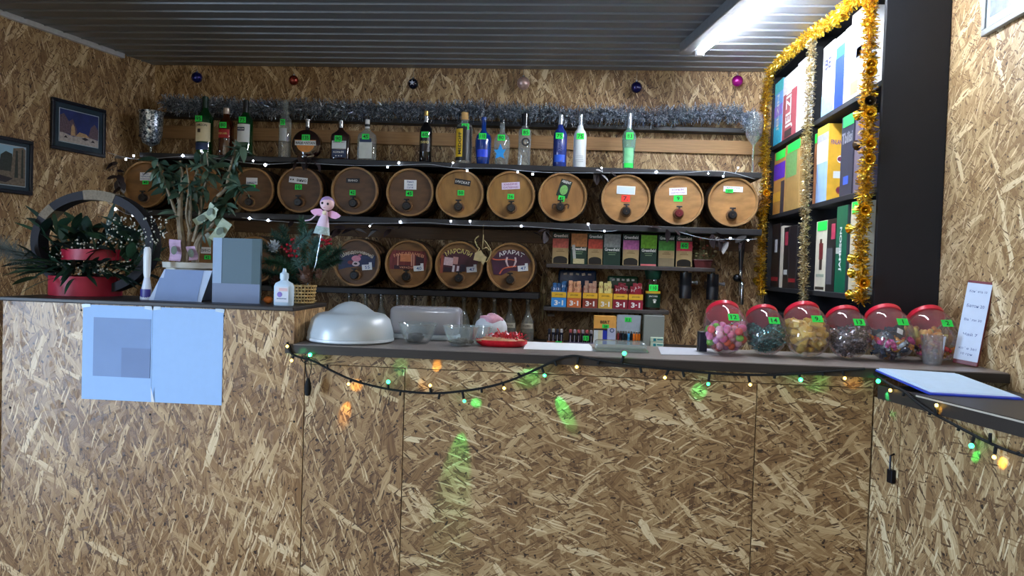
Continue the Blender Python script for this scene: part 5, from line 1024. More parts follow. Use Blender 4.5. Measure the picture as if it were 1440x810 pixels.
# ---------------------------------------------------------------- cup, price list, folder
p = onw(1315, 514); u_ = mpp(p); t = thing('plastic_cup', 'clear plastic cup with a little water in front of the candy jar', 'cup', (p.x, p.y+.02, WZ)); Hh = 42*u_
MB().lathe([(.0005, .001), (12*u_, .001), (16.4*u_, Hh*.97), (17.4*u_, Hh), (16.8*u_, Hh*.99), (11.7*u_, .002)], 28).build('cup_wall', glass('cup_plastic', (226, 222, 222), .08, .06, (246, 244, 244)), t, smooth=50)
MB().lathe([(.0005, .003), (11.4*u_, .003), (13*u_, Hh*.34), (.0005, Hh*.34)], 24).build('water', glass('water', (200, 206, 210), .10, .02, (232, 238, 240)), t, smooth=40)
t = thing('price_list', 'tall red chocolate box carrying a handwritten white price list', 'price list', (1.262, 2.485, WZ), (0, 0, -.80))
tilt = .12; hh = .268; q = MB().bbox(-.036, .036, 0, .014, 0, hh, .002).build('box', mat('box_dark_red', (120, 26, 34), .4), t, loc=(-.008, -.012, .0055), rot=(-tilt, .09, 0))
pl = plate(q, 'paper', .070, hh*.92, (0, -.001, hh*.51), mat('paper_bluish', (214, 224, 242), .7, var=.03))
for i, s in enumerate(('Конфета 10', 'Батон 20', 'Вафли 30', 'Чай 7', 'кофе 3в1')): lettering(pl, s, .010, .050, (.0, -.0012, hh*(.36-.17*i)), BLUEINK, bold=0)
lettering(pl, '10 грн', .009, .034, (0, -.0012, -hh*.385), BLUEINK, bold=0)
# the folder leans with its rear edge on the bar worktop's edge
def leaf(label, name, cat, cs, lift, th, m):
    A, B, C_, D = cs; pts = [P(*A, 2.333), P(*B, 2.333), PZ(*C_, SZT), PZ(*D, SZT)]; c = sum(pts, Vector())/4; c.z = SZT
    v = [p-c+Vector((0, 0, lift)) for p in pts]+[p-c+Vector((0, 0, lift+th)) for p in pts]
    return tag(MB().add(v, [(0, 1, 2, 3), (7, 6, 5, 4)]+[(i, i+4, (i+1) % 4+4, (i+1) % 4) for i in range(4)]).build(name, m, loc=c), label, cat)
leaf('blue plastic folder on the side worktop under white sheets', 'document_folder', 'folder', ((1231, 522), (1348, 529), (1439, 563), (1307, 555.5)), .0005, .004, mat('folder_blue', (40, 66, 190), .35, var=.06))
leaf('white paper sheet on the blue folder, lower of two', 'paper_sheet', 'paper', ((1232, 522), (1347, 529), (1436, 562), (1308, 554.8)), .005, .002, mat('sheet_bluish', (196, 220, 244), .65, var=.03))
leaf('white paper sheet lying topmost on the blue folder', 'paper_sheet', 'paper', ((1236, 522), (1342, 529), (1430, 561), (1311, 554.5)), .0075, .002, mat('sheet_bluish', (196, 220, 244), .65, var=.03))
# ================================================================ pictures on the walls
def framed(label, loc, rz, w_, h_, fm, mm, pic, border=.022, mat_w=.026):
    t = thing('framed_picture', label, 'picture', loc, (0, 0, rz))
    for x0, x1, z0, z1 in ((-w_/2, w_/2, h_/2-border, h_/2), (-w_/2, w_/2, -h_/2, -h_/2+border), (-w_/2, -w_/2+border, -h_/2+border, h_/2-border), (w_/2-border, w_/2, -h_/2+border, h_/2-border)):
        MB().bbox(x0, x1, -.018, -.001, z0, z1, .003).build('frame_rail', fm, t)
    MB().box(-w_/2+border, w_/2-border, -.010, -.002, -h_/2+border, h_/2-border).build('mount', mm, t)
    iw, ih = w_/2-border-mat_w, h_/2-border-mat_w
    MB().box(-iw-.004, iw+.004, -.0108, -.010, -ih-.004, ih+.004).build('bevel', mat('mount_bevel', (180, 196, 206), .5), t)
    q = MB().box(-iw, iw, -.0116, -.0108, -ih, ih).build('print', pic[0], t)
    for pts, m_ in pic[1]: MB().prism([(x*iw, z*ih) for x, z in pts], -.0005, 0).build('print_shape', m_, q, loc=(0, -.0117-.0001*len(q.children), 0))
    return t
FRM = mat('frame_navy_black', (14, 18, 34), .35); MNT = mat('mount_dark_teal', (26, 50, 66), .5, var=.1)
def wl_pos(s, z): v = Vector(LW)+LD*s+LN*.0005; return (v.x, v.y, z)
nightsky = mat('night_sky_print', (40, 54, 116), .4, var=.35, scale=18)
tw = mat('bare_twigs_print', (104, 84, 96), .5, var=.4, scale=120); snow = mat('snow_print', (186, 176, 170), .5, var=.3, scale=70); dkp = mat('dark_print', (40, 32, 40), .5, var=.3, scale=60); warm = mat('lit_house_print', (196, 160, 120), .5, var=.25, scale=80)
framed('dark framed print of a snowy village at night on the chipboard wall', wl_pos(.534, 2.087), TH+pi/2, .336, .262, FRM, MNT,
       (nightsky, (([(-1, -1), (1, -1), (1, -.55), (.3, -.45), (-.3, -.6), (-1, -.4)], snow), ([(-1, -.45), (-1, .6), (-.8, .75), (-.55, .3), (-.35, .5), (-.15, -.1), (-.1, -.5)], tw), ([(.45, -.5), (.6, .2), (.8, .45), (1, .1), (1, -.5)], tw), ([(-.45, -.55), (-.42, 0), (-.34, .2), (-.26, 0), (-.2, -.55)], warm), ([(-.2, -.55), (.0, -.25), (.35, -.3), (.55, -.5)], warm), ([(.1, -.62), (.3, -.52), (.5, -.62), (.3, -.72)], dkp), ([(.6, -.75), (.72, -.6), (.82, -.75)], dkp), ([(-.8, -.75), (-.7, -.6), (-.6, -.75)], dkp))), .018, .030)
daysky = mat('day_sky_print', (150, 190, 214), .4, var=.12, scale=10); trees = mat('pine_print', (44, 52, 46), .5, var=.4, scale=90); trunk_p = mat('trunk_print', (120, 106, 90), .5, var=.4, scale=90)
framed('dark framed print of pine trees under pale sky on the chipboard wall', wl_pos(.972, 1.838), TH+pi/2, .336, .268, FRM, MNT,
       (daysky, (([(-1, -1), (1, -1), (1, -.3), (0, -.2), (-1, -.4)], trunk_p), ([(-.1, -.3), (.0, .5), (.2, .7), (.45, .6), (.5, -.3)], trees), ([(.4, -.4), (.5, .9), (.9, 1), (1, .9), (1, -.4)], trunk_p), ([(.55, -.6), (.6, .8), (.68, .8), (.7, -.6)], trees), ([(.82, -.6), (.84, .9), (.9, .9), (.92, -.6)], trees), ([(-.9, -.7), (-.2, -.5), (.5, -.65), (.2, -.9)], dkp))), .018, .022)
framed('pale grey framed glossy picture on the wall beside the black cabinet', (XR-.0005, 2.38, 2.365), -pi/2, .38, .30, mat('frame_pale_grey', (150, 152, 150), .4, .2), mat('mount_pale', (222, 226, 232), .25), (mat('glare_print', (212, 222, 236), .2, var=.2, scale=12), (([(-.9, -.8), (-.9, .0), (-.5, -.3), (-.2, -.8)], mat('print_grey_blue', (120, 130, 150), .4, var=.3)),)), .020, .004)  # print kept pale: glare on the picture put into its colour

# ================================================================ papers on the tall counter
SH = mat('paper_sky_blue', (164, 200, 244), .7, var=.02)
a, b = P(117, 428, FRONT), P(312, 570, FRONT)
xm = P(214, 500, FRONT).x
o = thing('notice_sheet', 'pale blue paper sheet with a grey printed block on the tall counter', 'paper', ((a.x+xm)/2, FRONT-.0008, (a.z+b.z)/2)); w_, h_ = xm-a.x-.001, a.z-b.z
plate(o, 'sheet', w_, h_, (0, 0, 0), SH); plate(o, 'printed_block', w_*.82, h_*.62, (w_*.07, -.001, h_*.06), mat('print_block_grey', (132, 158, 200), .7, var=.05, scale=8))
plate(o, 'printed_block', w_*.41, h_*.31, (w_*.275, -.0018, -h_*.095), mat('print_block_dark', (122, 144, 184), .7, var=.05, scale=8))
for dx in (-.45, .45): plate(o, 'tape', .03, .012, (dx*w_, -.0012, h_*.49), mat('clear_tape', (206, 222, 240), .3), (0, .3*dx, 0))
o2 = thing('notice_sheet', 'plain pale blue paper sheet beside the printed one on the tall counter', 'paper', ((xm+b.x)/2, FRONT-.0008, (a.z+b.z)/2)); w2 = b.x-xm-.001
plate(o2, 'sheet', w2, h_, (0, 0, 0), SH)
MB().add([(-w2/2, -.001, -h_/2), (-w2/2+.012, -.001, -h_/2), (-w2/2+.002, -.010, -h_/2+.055)], [(0, 1, 2)]).build('curled_corner', PAPER, o2)
for dx in (-.45, .45): plate(o2, 'tape', .03, .012, (dx*w2, -.0012, h_*.49), mat('clear_tape', (206, 222, 240), .3), (0, .3*dx, 0))

# ================================================================ things on the tall counter
TZ = 1.2722
def tp(px, py, Y): return P(px, py, Y)
# -------- flower basket with hoop
FY = 2.60; c0_ = P(135, 347, FY); u_ = mpp(c0_); rx, rz_ = 84*u_, None
zt = P(135, 275, FY).z; rz_ = (zt-TZ-.020)/2; zc = TZ+.020+rz_
t = thing('flower_basket', 'flower arrangement in a red box inside a tall dark hoop', 'flower basket', (c0_.x, FY, TZ))
HD = mat('hoop_dark', (26, 25, 34), .7, var=.2); BU = mat('hoop_burlap', (128, 116, 98), .8, var=.25, scale=150)
def hoop(a0, a1, m, name, grow=0, n=30):
    b_ = MB(); v = []; f = []
    for i in range(n+1):
        a = a0+(a1-a0)*i/n; co, si = math.cos(a), math.sin(a)
        for dr, dy in ((-1, -1), (1, -1), (1, 1), (-1, 1)): v.append(((rx+dr*(.015+grow))*co, dy*(.028+grow), (zc-TZ)+(rz_+dr*(.015+grow))*si))
    for i in range(n):
        for k in range(4): f.append((i*4+k, i*4+(k+1) % 4, (i+1)*4+(k+1) % 4, (i+1)*4+k))
    f += [(0, 1, 2, 3), (n*4+3, n*4+2, n*4+1, n*4)] if abs(a1-a0) < 6 else []
    return b_.add(v, f).build(name, m, t, smooth=50)
hoop(0, 2*pi*.9999, HD, 'hoop', 0, 60); hoop(1.18, 1.72, BU, 'burlap_wrap', .002, 10); hoop(2.35, 2.62, BU, 'burlap_wrap', .001, 8)
RB = mat('box_crimson', (176, 28, 58), .45, var=.05); cx = P(121, 400, FY).x-c0_.x; R = 46*u_; hh = P(121, 388, FY).z-TZ
MB().lathe([(.0005, .001), (R, .001), (R*1.0, hh), (R*.96, hh), (R*.95, hh*.7), (.0005, hh*.7)], 32, Matrix.Translation((cx, 0, 0))).build('red_box', RB, t, smooth=40)
z1, z0 = P(132, 351, FY).z-TZ, P(132, 366, FY).z-TZ; lx = P(133, 358, FY+.03).x-c0_.x
MB().lathe([(R*.98, z0), (R*1.02, z0), (R*1.02, z1), (R*.98, z1), (.0005, z1-.006)], 32, Matrix.Translation((lx, .06, 0)) @ Matrix.Rotation(-.02, 4, 'Y')).build('red_lid', RB, t, smooth=40)
MB().tube([(lx, .05, hh*.6), (lx, .05, z0+.01)], .006, 6).build('lid_support', HD, t)
LEAFS = [mat('leaf_green_%d' % i, c_, .5, var=.25, scale=60) for i, c_ in enumerate(((24, 54, 42), (34, 66, 48), (20, 44, 40), (46, 76, 52)))]
def leaf_mesh(L, W, curl=.15, seg=5, name='leaf'):
    v = []; f = []
    for i in range(seg+1):
        s = i/seg; w_ = W*math.sin(pi*min(1, s*.92+.06))**.8*.5; z = -curl*L*s*s
        v += [(-w_, s*L, z+.12*w_), (0, s*L, z), (w_, s*L, z+.12*w_)]
    for i in range(seg):
        for k in (0, 1): f.append((i*3+k, i*3+k+1, i*3+k+4, i*3+k+3))
    return MB().add(v, f).mesh(name, True)
def leafset(L, W, curl, mats_, name='leaf'):
    out = []
    for mm in mats_:
        me = leaf_mesh(L, W, curl, 5, name); me.materials.append(mm); out.append(me)
    return out
def aim(o, d, roll=0):
    """turn local +Y along d"""
    d = Vector(d).normalized(); o.rotation_euler = (d.to_track_quat('Y', 'Z') @ Matrix.Rotation(roll, 3, 'Y').to_quaternion()).to_euler()
rr = random.Random(21); BLADE = leafset(.15, .016, .25, LEAFS, 'blade_leaf'); BROAD = leafset(.085, .034, .2, LEAFS, 'broad_leaf')
for k in range(100):      # long drooping blades around the box
    a = rr.uniform(0, 2*pi); bx = cx+R*.8*math.cos(a); by = R*.8*math.sin(a)*.8
    if abs(by) < 0 : pass
    o = link('blade_leaf', BLADE[k % 4], None, t, (bx, by-.02, hh+rr.uniform(-.005, .05))); aim(o, (math.cos(a)*1.2+rr.uniform(-.3, .3), math.sin(a)*.5-.35, rr.uniform(-.15, .75)), rr.uniform(-.5, .5))
for k in range(120):
    px, py = rr.uniform(52, 205), rr.uniform(318, 390); q = P(px, py, FY+rr.uniform(-.03, .07))-Vector((c0_.x, FY, TZ))
    o = link('broad_leaf', BROAD[k % 4], None, t, q); aim(o, (rr.uniform(-1, 1), rr.uniform(-.6, .2), rr.uniform(-.3, 1)), rr.uniform(-.6, .6)); o.scale = (1, 1, 1)
for k, (px, py, dx) in enumerate(((65, 380, -.9), (70, 360, -1), (60, 370, -1), (75, 340, -.7), (80, 330, -.4), (190, 380, .6), (195, 360, .5), (90, 345, -.2), (150, 335, .1), (185, 345, .4))):
    q = P(px, py, FY+.02)-Vector((c0_.x, FY, TZ)); o = link('blade_leaf', BLADE[k % 4], None, t, q); aim(o, (dx, -.1, .55 if k > 2 else .1), .3*k); o.scale = (1.3, .9, 1)
q = P(115, 352, FY+.05)-Vector((c0_.x, FY, TZ)); bl = leaf_mesh(.13, .098, .05, 6, 'big_leaf'); o = link('big_leaf', bl, mat('leaf_deep_green', (18, 48, 32), .4, var=.2), t, q); aim(o, (0.02, .1, 1), 0)
def sprays(t, org, areas, seed, name='small_white_flowers'):
    rr = random.Random(seed); b_ = MB(); s_ = MB()
    for (x0, x1, y0, y1, n, ybase) in areas:
        for k in range(n):
            px, py = rr.uniform(x0, x1), rr.uniform(y0, y1); q = P(px, py, FY+rr.uniform(-.05, .04))-org; b_.ball(q, rr.uniform(.0022, .0042), 6, 4)
            if k % 4 == 0: s_.tube([q, q+Vector((rr.uniform(-.01, .01), .01, -.03)), Vector((q.x*.85+cx*.15, .0, ybase))], .0006, 3, False)
    stuff(b_.build(name, mat('gypsophila_white', (222, 222, 210), .6), t)); stuff(s_.build('flower_stems', LEAFS[1], t))
org = Vector((c0_.x, FY, TZ))
sprays(t, org, ((78, 190, 368, 386, 75, hh), (150, 215, 305, 350, 120, hh+.05), (100, 150, 335, 352, 40, hh), (200, 235, 305, 345, 60, hh+.05), (70, 100, 350, 380, 20, hh)), 5)
# feathery grey plume at the basket's left side
b_ = MB(); rr = random.Random(31); ax_ = path([P(60, 378, FY)-org, P(35, 362, FY)-org, P(10, 350, FY-.01)-org, P(-18, 345, FY-.02)-org], 8); b_.tube(ax_, .002, 4)
for k in range(900):
    q = ax_[rr.randrange(6, len(ax_))]; d = Vector((rr.gauss(-.4, .7), rr.gauss(0, .6), rr.gauss(.1, .8))).normalized()*rr.uniform(.02, .065); s_ = d.orthogonal().normalized()*.0007
    b_.add([q-s_, q+s_, q+d+s_*.4, q+d-s_*.4], [(0, 1, 2, 3)])
stuff(b_.build('plume', mat('plume_grey_green', (112, 124, 124), .8, var=.3), t))
# -------- air freshener
p = P(206, 420, 2.47); t = thing('spray_bottle', 'slim white and blue spray bottle beside the hoop', 'bottle', (p.x, 2.47, TZ)); u_ = mpp(p); hh = 74*u_
MB().lathe([(.0005, .0), (9*u_, .0), (9.5*u_, .006), (8*u_, hh*.16), (4*u_, hh*.42)], 18, sy=.6).build('body', mat('bottle_blue_white', (206, 212, 226), .3, var=.03), t, smooth=45); wrap(t, 8.6*u_, hh*.04, hh*.20, mat('label_indigo', (44, 40, 130), .4), 1.0, .62)
MB().lathe([(4*u_, hh*.42), (5*u_, hh*.5), (5.5*u_, hh*.8), (5*u_, hh*.96), (3*u_, hh), (.0005, hh)], 16, sy=.7).build('cap', mat('plastic_white', (226, 230, 234), .3, var=.02), t, smooth=45)
# -------- potted plant
PY = 2.62; p = P(264, 421, PY); u_ = mpp(p); org = Vector((p.x, PY, TZ)); t = thing('potted_plant', 'leafy woody houseplant in a white pot with banknotes tucked in', 'potted plant', org); hh = P(264, 369, PY).z-TZ
POTM = mat('pot_white', (206, 204, 192), .45, var=.05)
MB().lathe([(.0005, .001), (22*u_, .001), (29*u_, hh*.84), (33*u_, hh*.85), (34*u_, hh), (31*u_, hh), (30*u_, hh*.9), (.0005, hh*.9)], 32).build('pot', POTM, t, smooth=40); MB().disc(30*u_, hh*.92, 28).build('soil', mat('soil', (50, 40, 32), .9, var=.3, scale=80), t)
BARK = mat('bark_grey', (138, 124, 102), .8, var=.3, scale=60, bump=.4)
br = [([(257, 374), (256, 340), (253, 315), (254, 280), (257, 250), (253, 226)], (6, 1.6), 0), ([(253, 315), (241, 282), (229, 248), (221, 228)], (2.6, 1.2), -.03), ([(254, 292), (244, 262), (238, 240)], (2, 1), .02), ([(274, 374), (277, 346), (286, 326), (296, 300), (306, 276)], (5.5, 1.8), .01), ([(306, 276), (318, 264), (322, 242), (329, 218), (332, 196)], (2.6, 1.2), .0), ([(286, 328), (306, 308), (319, 288)], (2.4, 1.2), -.03), ([(263, 370), (267, 320), (268, 280), (276, 244), (286, 216)], (3.2, 1), .04), ([(272, 340), (281, 304), (284, 272), (293, 246), (291, 214)], (2.8, 1), -.02), ([(268, 330), (262, 300), (266, 262), (262, 232)], (2, .9), -.04), ([(329, 222), (337, 214), (345, 208)], (1.2, .8), 0), ([(322, 242), (312, 232)], (1.2, .8), .02), ([(322, 268), (334, 262), (342, 268)], (1.4, .8), -.02)]
tips = []
for pts, (r0, r1), dy in br:
    n = len(pts); pp = path([P(x, y, PY+dy*(i/max(1, n-1)))-org for i, (x, y) in enumerate(pts)], 6); m_ = len(pp)
    MB().tube(pp, [(r0+(r1-r0)*i/(m_-1))*u_ for i in range(m_)], 7).build('branch', BARK, t, smooth=True); tips += [(pp[i], i/(m_-1)) for i in range(m_)]
PL = leafset(.054, .021, .45, [mat('plant_leaf_%d' % i, c_, .45, var=.2, scale=60) for i, c_ in enumerate(((66, 92, 74), (52, 80, 64), (86, 108, 88), (46, 70, 56)))]); rr = random.Random(41)
up = [q for q, s in tips if s > .45]
for k in range(230):
    q = rr.choice(up); o = link('leaf', PL[k % 4], None, t, q+Vector((rr.uniform(-.006, .006), rr.uniform(-.01, .01), rr.uniform(-.004, .01)))); aim(o, (rr.uniform(-1, 1), rr.uniform(-.7, .5), rr.uniform(-.8, .55)), rr.uniform(-.8, .8)); s_ = rr.uniform(.7, 1.25); o.scale = (s_, s_, s_)
NOTE = [mat('banknote_green', (176, 190, 166), .7, var=.2, scale=60), mat('banknote_pink', (206, 176, 206), .7, var=.15, scale=60)]
def note(px, py, rot, k, L=.10, W=.046, Y=PY-.06):
    q = P(px, py, Y)-org; b_ = MB(); v = []; f = []
    for i in range(7):
        s = i/6; y = .008*math.sin(s*5); v += [(-W/2, y, (s-.5)*L), (W/2, y+.003, (s-.5)*L)]
    for i in range(6): f.append((2*i, 2*i+1, 2*i+3, 2*i+2))
    o = b_.add(v, f).build('banknote', NOTE[k], t, loc=q, rot=rot); MB().lathe([(.0005, .001), (.011, 0)], 12, RX90 @ Matrix.Diagonal((1, 1.4, 1, 1))).build('portrait_mark', mat('banknote_mark', (110, 124, 110), .7), o, loc=(0, -.008, 0))
note(310, 325, (0, .6, .2), 0, .085, .040); note(297, 298, (0, .7, -.2), 0, .055, .040); note(246, 352, (0, .05, .1), 1, .076, .040, PY-.03); note(270, 356, (.1, -.1, .0), 1, .05, .032, PY-.04); note(284, 307, (0, 1.0, .3), 0, .06, .026, PY-.05)
# -------- folded sign and standing board
p = P(250, 427, 2.45); u_ = mpp(p); t = thing('folded_card', 'pale blue folded card standing in front of the white plant pot', 'card', (p.x, 2.45, TZ)); CARD = mat('card_grey_blue', (134, 156, 196), .7, var=.04, scale=9); CARDL = mat('card_pale', (190, 206, 230), .7, var=.03)
h_ = 44*u_; b_ = MB().add([(-43*u_, 0, 0), (34*u_, 0, 0), (40*u_, .045, h_), (-31*u_, .045, h_), (-43*u_, .0015, 0), (34*u_, .0015, 0), (40*u_, .0465, h_), (-31*u_, .0465, h_)], [(0, 1, 2, 3), (7, 6, 5, 4), (0, 4, 5, 1), (1, 5, 6, 2), (2, 6, 7, 3), (3, 7, 4, 0)]).build('front_leaf', CARDL, t)
MB().add([(-35*u_, -.0008, .001), (28*u_, -.0008, .001), (28*u_, .0442, h_), (-29*u_, .0442, h_), (-29*u_, .0442*.72, h_*.72), (-35*u_, .0442*.72, h_*.72)], [(0, 1, 2, 3, 4, 5)]).build('printed_block', CARD, b_)
MB().add([(-31*u_, .0465, h_), (40*u_, .0465, h_), (42*u_, .10, 0), (-33*u_, .10, 0), (-31*u_, .048, h_), (40*u_, .048, h_), (42*u_, .1015, 0), (-33*u_, .1015, 0)], [(0, 1, 2, 3), (7, 6, 5, 4), (0, 4, 5, 1), (1, 5, 6, 2), (2, 6, 7, 3), (3, 7, 4, 0)]).build('back_leaf', CARDL, t)
p = P(331.5, 425, 2.46); u_ = mpp(p); t = thing('standing_board', 'grey upright board with a pale left margin beside the fir basket', 'board', (p.x, 2.46, TZ)); w_, h_ = 69*u_, 91*u_
MB().box(-w_/2, w_/2, 0, .012, 0, h_).build('board', mat('board_slate', (90, 112, 124), .6, var=.04, scale=6), t); plate(t, 'pale_margin', w_*.19, h_*.70, (-w_*.405, -.0008, h_*.65), mat('board_pale', (150, 174, 204), .6, var=.03)); plate(t, 'dark_margin', w_*.18, h_*.70, (w_*.41, -.0008, h_*.65), mat('board_dark', (74, 96, 102), .6, var=.03)); plate(t, 'foot_band', w_*.998, h_*.30, (0, -.0008, h_*.15), mat('board_band', (122, 136, 164), .6, var=.05, scale=8))
MB().add([(-.02, .012, h_*.7), (.02, .012, h_*.7), (.02, .07, 0), (-.02, .07, 0), (-.02, .015, h_*.7), (.02, .015, h_*.7), (.02, .073, 0), (-.02, .073, 0)], [(0, 1, 2, 3), (7, 6, 5, 4), (0, 4, 5, 1), (1, 5, 6, 2), (2, 6, 7, 3), (3, 7, 4, 0)]).build('rear_strut', mat('board_slate', (90, 112, 124), .6), t)
p = P(377, 424, 2.50); t = thing('tangerine', 'small orange tangerine beside the sanitiser bottle', 'fruit', (p.x, 2.50, TZ)); MB().ball((0, 0, .013), .015, 16, 10, (1, 1, .87)).build('peel', mat('tangerine_peel', (206, 116, 46), .5, bump=.3, scale=150), t, smooth=True); MB().ball((0, 0, .026), .003, 6, 4).build('stem_end', LEAFS[1], t, smooth=True)
# -------- sanitiser
p = P(399, 429, 2.43); u_ = mpp(p); t = thing('sanitiser_bottle', 'white squeeze bottle of sanitiser with a pointed cap', 'bottle', (p.x, 2.43, TZ)); hh = 52*u_; PW = mat('plastic_bluish_white', (200, 222, 240), .35, var=.02)
MB().lathe([(.0005, 0), (13*u_, 0), (13.8*u_, .004), (13.8*u_, hh*.52), (12*u_, hh*.60), (6*u_, hh*.66), (5*u_, hh*.70)], 24, sy=.55, sq=.7).build('body', PW, t, smooth=45); MB().lathe([(5*u_, hh*.68), (6*u_, hh*.74), (6*u_, hh*.86), (3*u_, hh*.90), (2*u_, hh), (.0005, hh)], 16).build('cap', PW, t, smooth=45)
q = plate(t, 'label', 19*u_, hh*.42, (0, -13.8*u_*.55-.0012, hh*.30), mat('label_soft_white', (222, 226, 236), .6, var=.02)); plate(q, 'label_band', 12*u_, .010, (2*u_, -.001, hh*.13), mat('label_peach', (226, 190, 190), .6)); MB().ball((0, 0, 0), .009, 10, 6, (1, .12, 1)).build('logo_dot', mat('logo_violet', (140, 120, 200), .6), q, loc=(-3*u_, -.001, 0)); lettering(q, 'антисептик', .004, 14*u_, (0, -.0012, -hh*.11), BLUEINK)
# -------- wicker basket with fir, berries, cones
BYk = 2.56; p = P(429, 426, BYk); u_ = mpp(p); org = Vector((p.x-.01, BYk, TZ)); t = thing('fir_basket', 'small wicker basket with fir twigs, red berries and cones', 'fir basket', org); hh = 27*u_
WK = mat('wicker', (190, 160, 104), .6, var=.25, scale=80)
MB().lathe([(.0005, .002), (.034, .002), (.038, hh*.5), (.043, hh*.95)], 24).build('lining', mat('basket_dark', (60, 46, 30), .8), t)
for j in range(6):
    zz = .006+j*(hh-.01)/5; r0 = .036+.008*zz/hh
    b_ = MB(); pp = [((r0+.0028*math.cos(12*a+(j % 2)*pi))*math.cos(a), (r0+.0028*math.cos(12*a+(j % 2)*pi))*math.sin(a), zz) for a in [2*pi*i/72 for i in range(73)]]; b_.tube(pp, .0033, 6, False).build('weaver', WK, t, smooth=True)
for k in range(24):
    a = 2*pi*k/24; MB().tube([(.036*math.cos(a), .036*math.sin(a), .002), (.046*math.cos(a), .046*math.sin(a), hh)], .0018, 5).build('stake', WK, t)
FIR = [mat('fir_%d' % i, c_, .6, var=.3, scale=80) for i, c_ in enumerate(((20, 60, 46), (30, 76, 54), (84, 124, 120)))]; rr = random.Random(51)
firs = [((430, 398), (405, 370), (368, 345), 0, .02), ((430, 398), (412, 360), (398, 322), 0, .03), ((430, 398), (428, 350), (425, 312), 1, .02), ((430, 398), (450, 372), (478, 352), 0, .0), ((430, 398), (445, 366), (462, 350), 1, -.03), ((430, 398), (400, 388), (368, 382), 0, -.01), ((430, 398), (415, 352), (432, 330), 2, -.04), ((430, 398), (455, 375), (474, 366), 0, .03), ((430, 398), (398, 372), (376, 368), 1, -.03), ((432, 398), (440, 356), (446, 338), 2, -.03), ((430, 398), (408, 350), (386, 330), 0, .05), ((430, 400), (408, 396), (386, 400), 0, .0)]
for pts_ in firs:
    (a_, b2, c2, k, dy) = pts_; ax_ = path([P(*a_, BYk)-org, P(*b2, BYk+dy)-org, P(*c2, BYk+dy*1.6)-org], 10); tw_ = MB().tube(ax_, .0022, 5).build('fir_twig', mat('twig_brown', (70, 50, 34), .8), t); b_ = MB()
    for i in range(420):
        j = rr.randrange(4, len(ax_)); q = ax_[j]; tg = (ax_[j]-ax_[j-1]).normalized(); d = (Vector((rr.gauss(0, 1), rr.gauss(0, 1), rr.gauss(0, 1))).normalized()+tg*.8).normalized()*rr.uniform(.020, .036); s_ = d.orthogonal().normalized()*.0017
        b_.add([q-s_, q+s_, q+d], [(0, 1, 2)])
    stuff(b_.build('needles', FIR[k], tw_))
for (px, py, n) in ((411, 350, 18), (461, 339, 16), (403, 346, 5)):
    cc = P(px, py, BYk-.045)-org; g = MB().tube([cc, cc+Vector((0, .04, -.03))], .0015, 4).build('berry_stalk', FIR[0], t)
    for k in range(n): MB().ball(cc+Vector((rr.gauss(0, .012), rr.gauss(0, .008), rr.gauss(0, .014))), rr.uniform(.0045, .0065), 8, 6).build('berry', mat('berry_red', (150, 14, 34), .2, coat=.4), g, smooth=True)
def cone(px, py, m, s, dy=-.05, frost=None):
    cc = P(px, py, BYk+dy)-org; b_ = MB(); core = MB().ball(cc, .014*s, 10, 8, (1, 1, 1.1)).build('cone_core', m, t, smooth=True)
    for k in range(40):
        a = k*2.399; zz = -1+2*k/39; r_ = math.sqrt(max(0, 1-zz*zz))*.8+.2; d = Vector((math.cos(a)*r_, math.sin(a)*r_, zz*.8)); q = cc+d*.012*s; s_ = d.cross(Vector((0, 0, 1))); s_ = (s_.normalized() if s_.length > .01 else Vector((1, 0, 0)))*.005*s; e_ = q+d*.012*s+Vector((0, 0, .004*s))
        b_.add([q-s_, q+s_, e_+s_*.6, e_-s_*.6], [(0, 1, 2, 3)])
    stuff(b_.build('cone_scales', frost or m, core))
cone(385, 348, mat('cone_frosted', (120, 136, 150), .5, var=.3), 1.15, -.04, mat('cone_frost', (190, 202, 212), .5, var=.2)); cone(431, 388, mat('cone_brown', (96, 66, 50), .6, var=.3), 1.6, -.035); cone(448, 386, mat('cone_brown', (96, 66, 50), .6, var=.3), .9, -.03); cone(388, 398, mat('cone_dark', (60, 38, 32), .6, var=.3), 1.2, -.02)
p = P(452, 427, 2.60); t2 = thing('straw_plate', 'small pale woven dish lying beside the wicker basket', 'dish', (-.922, 2.60, TZ)); MB().lathe([(.0005, .001), (.018, .001), (.026, .010), (.025, .011), (.017, .003), (.0005, .003)], 22).build('dish', WK, t2, smooth=40); MB().lathe([(.0255, .009), (.027, .0115), (.0245, .012)], 22).build('rim', WK, t2, smooth=40)
# -------- angel doll on a stick
AY = 2.50; pb = P(444, 400, AY); p = P(457, 300, AY); u_ = mpp(p); t = thing('angel_doll', 'pink winged angel doll on a clear stick above the fir basket', 'doll', p, (0, .14, 0))
DRS = mat('dress_pink', (232, 206, 226), .6, var=.06, scale=50); WNG = mat('wing_pink', (232, 170, 206), .5, var=.08); SKN = mat('doll_skin', (240, 202, 206), .5, var=.03); TUL = mat('dress_tulle', (170, 190, 186), .4, var=.3, scale=200)
MB().lathe([(.0005, 4*u_), (3.2*u_, 3*u_), (4*u_, -1*u_), (7*u_, -9*u_), (9.5*u_, -20*u_), (11*u_, -28*u_), (9*u_, -28*u_), (.0005, -16*u_)], 16, sy=.7).build('dress', DRS, t, smooth=50); MB().lathe([(9.4*u_, -19*u_), (11.8*u_, -30*u_), (11.2*u_, -30*u_)], 16, sy=.72).build('hem', TUL, t, smooth=50)
hd = MB().ball((1.0*u_, 0, 13.5*u_), 10*u_, 18, 12, (1, .9, .95)).build('head', SKN, t, smooth=True)
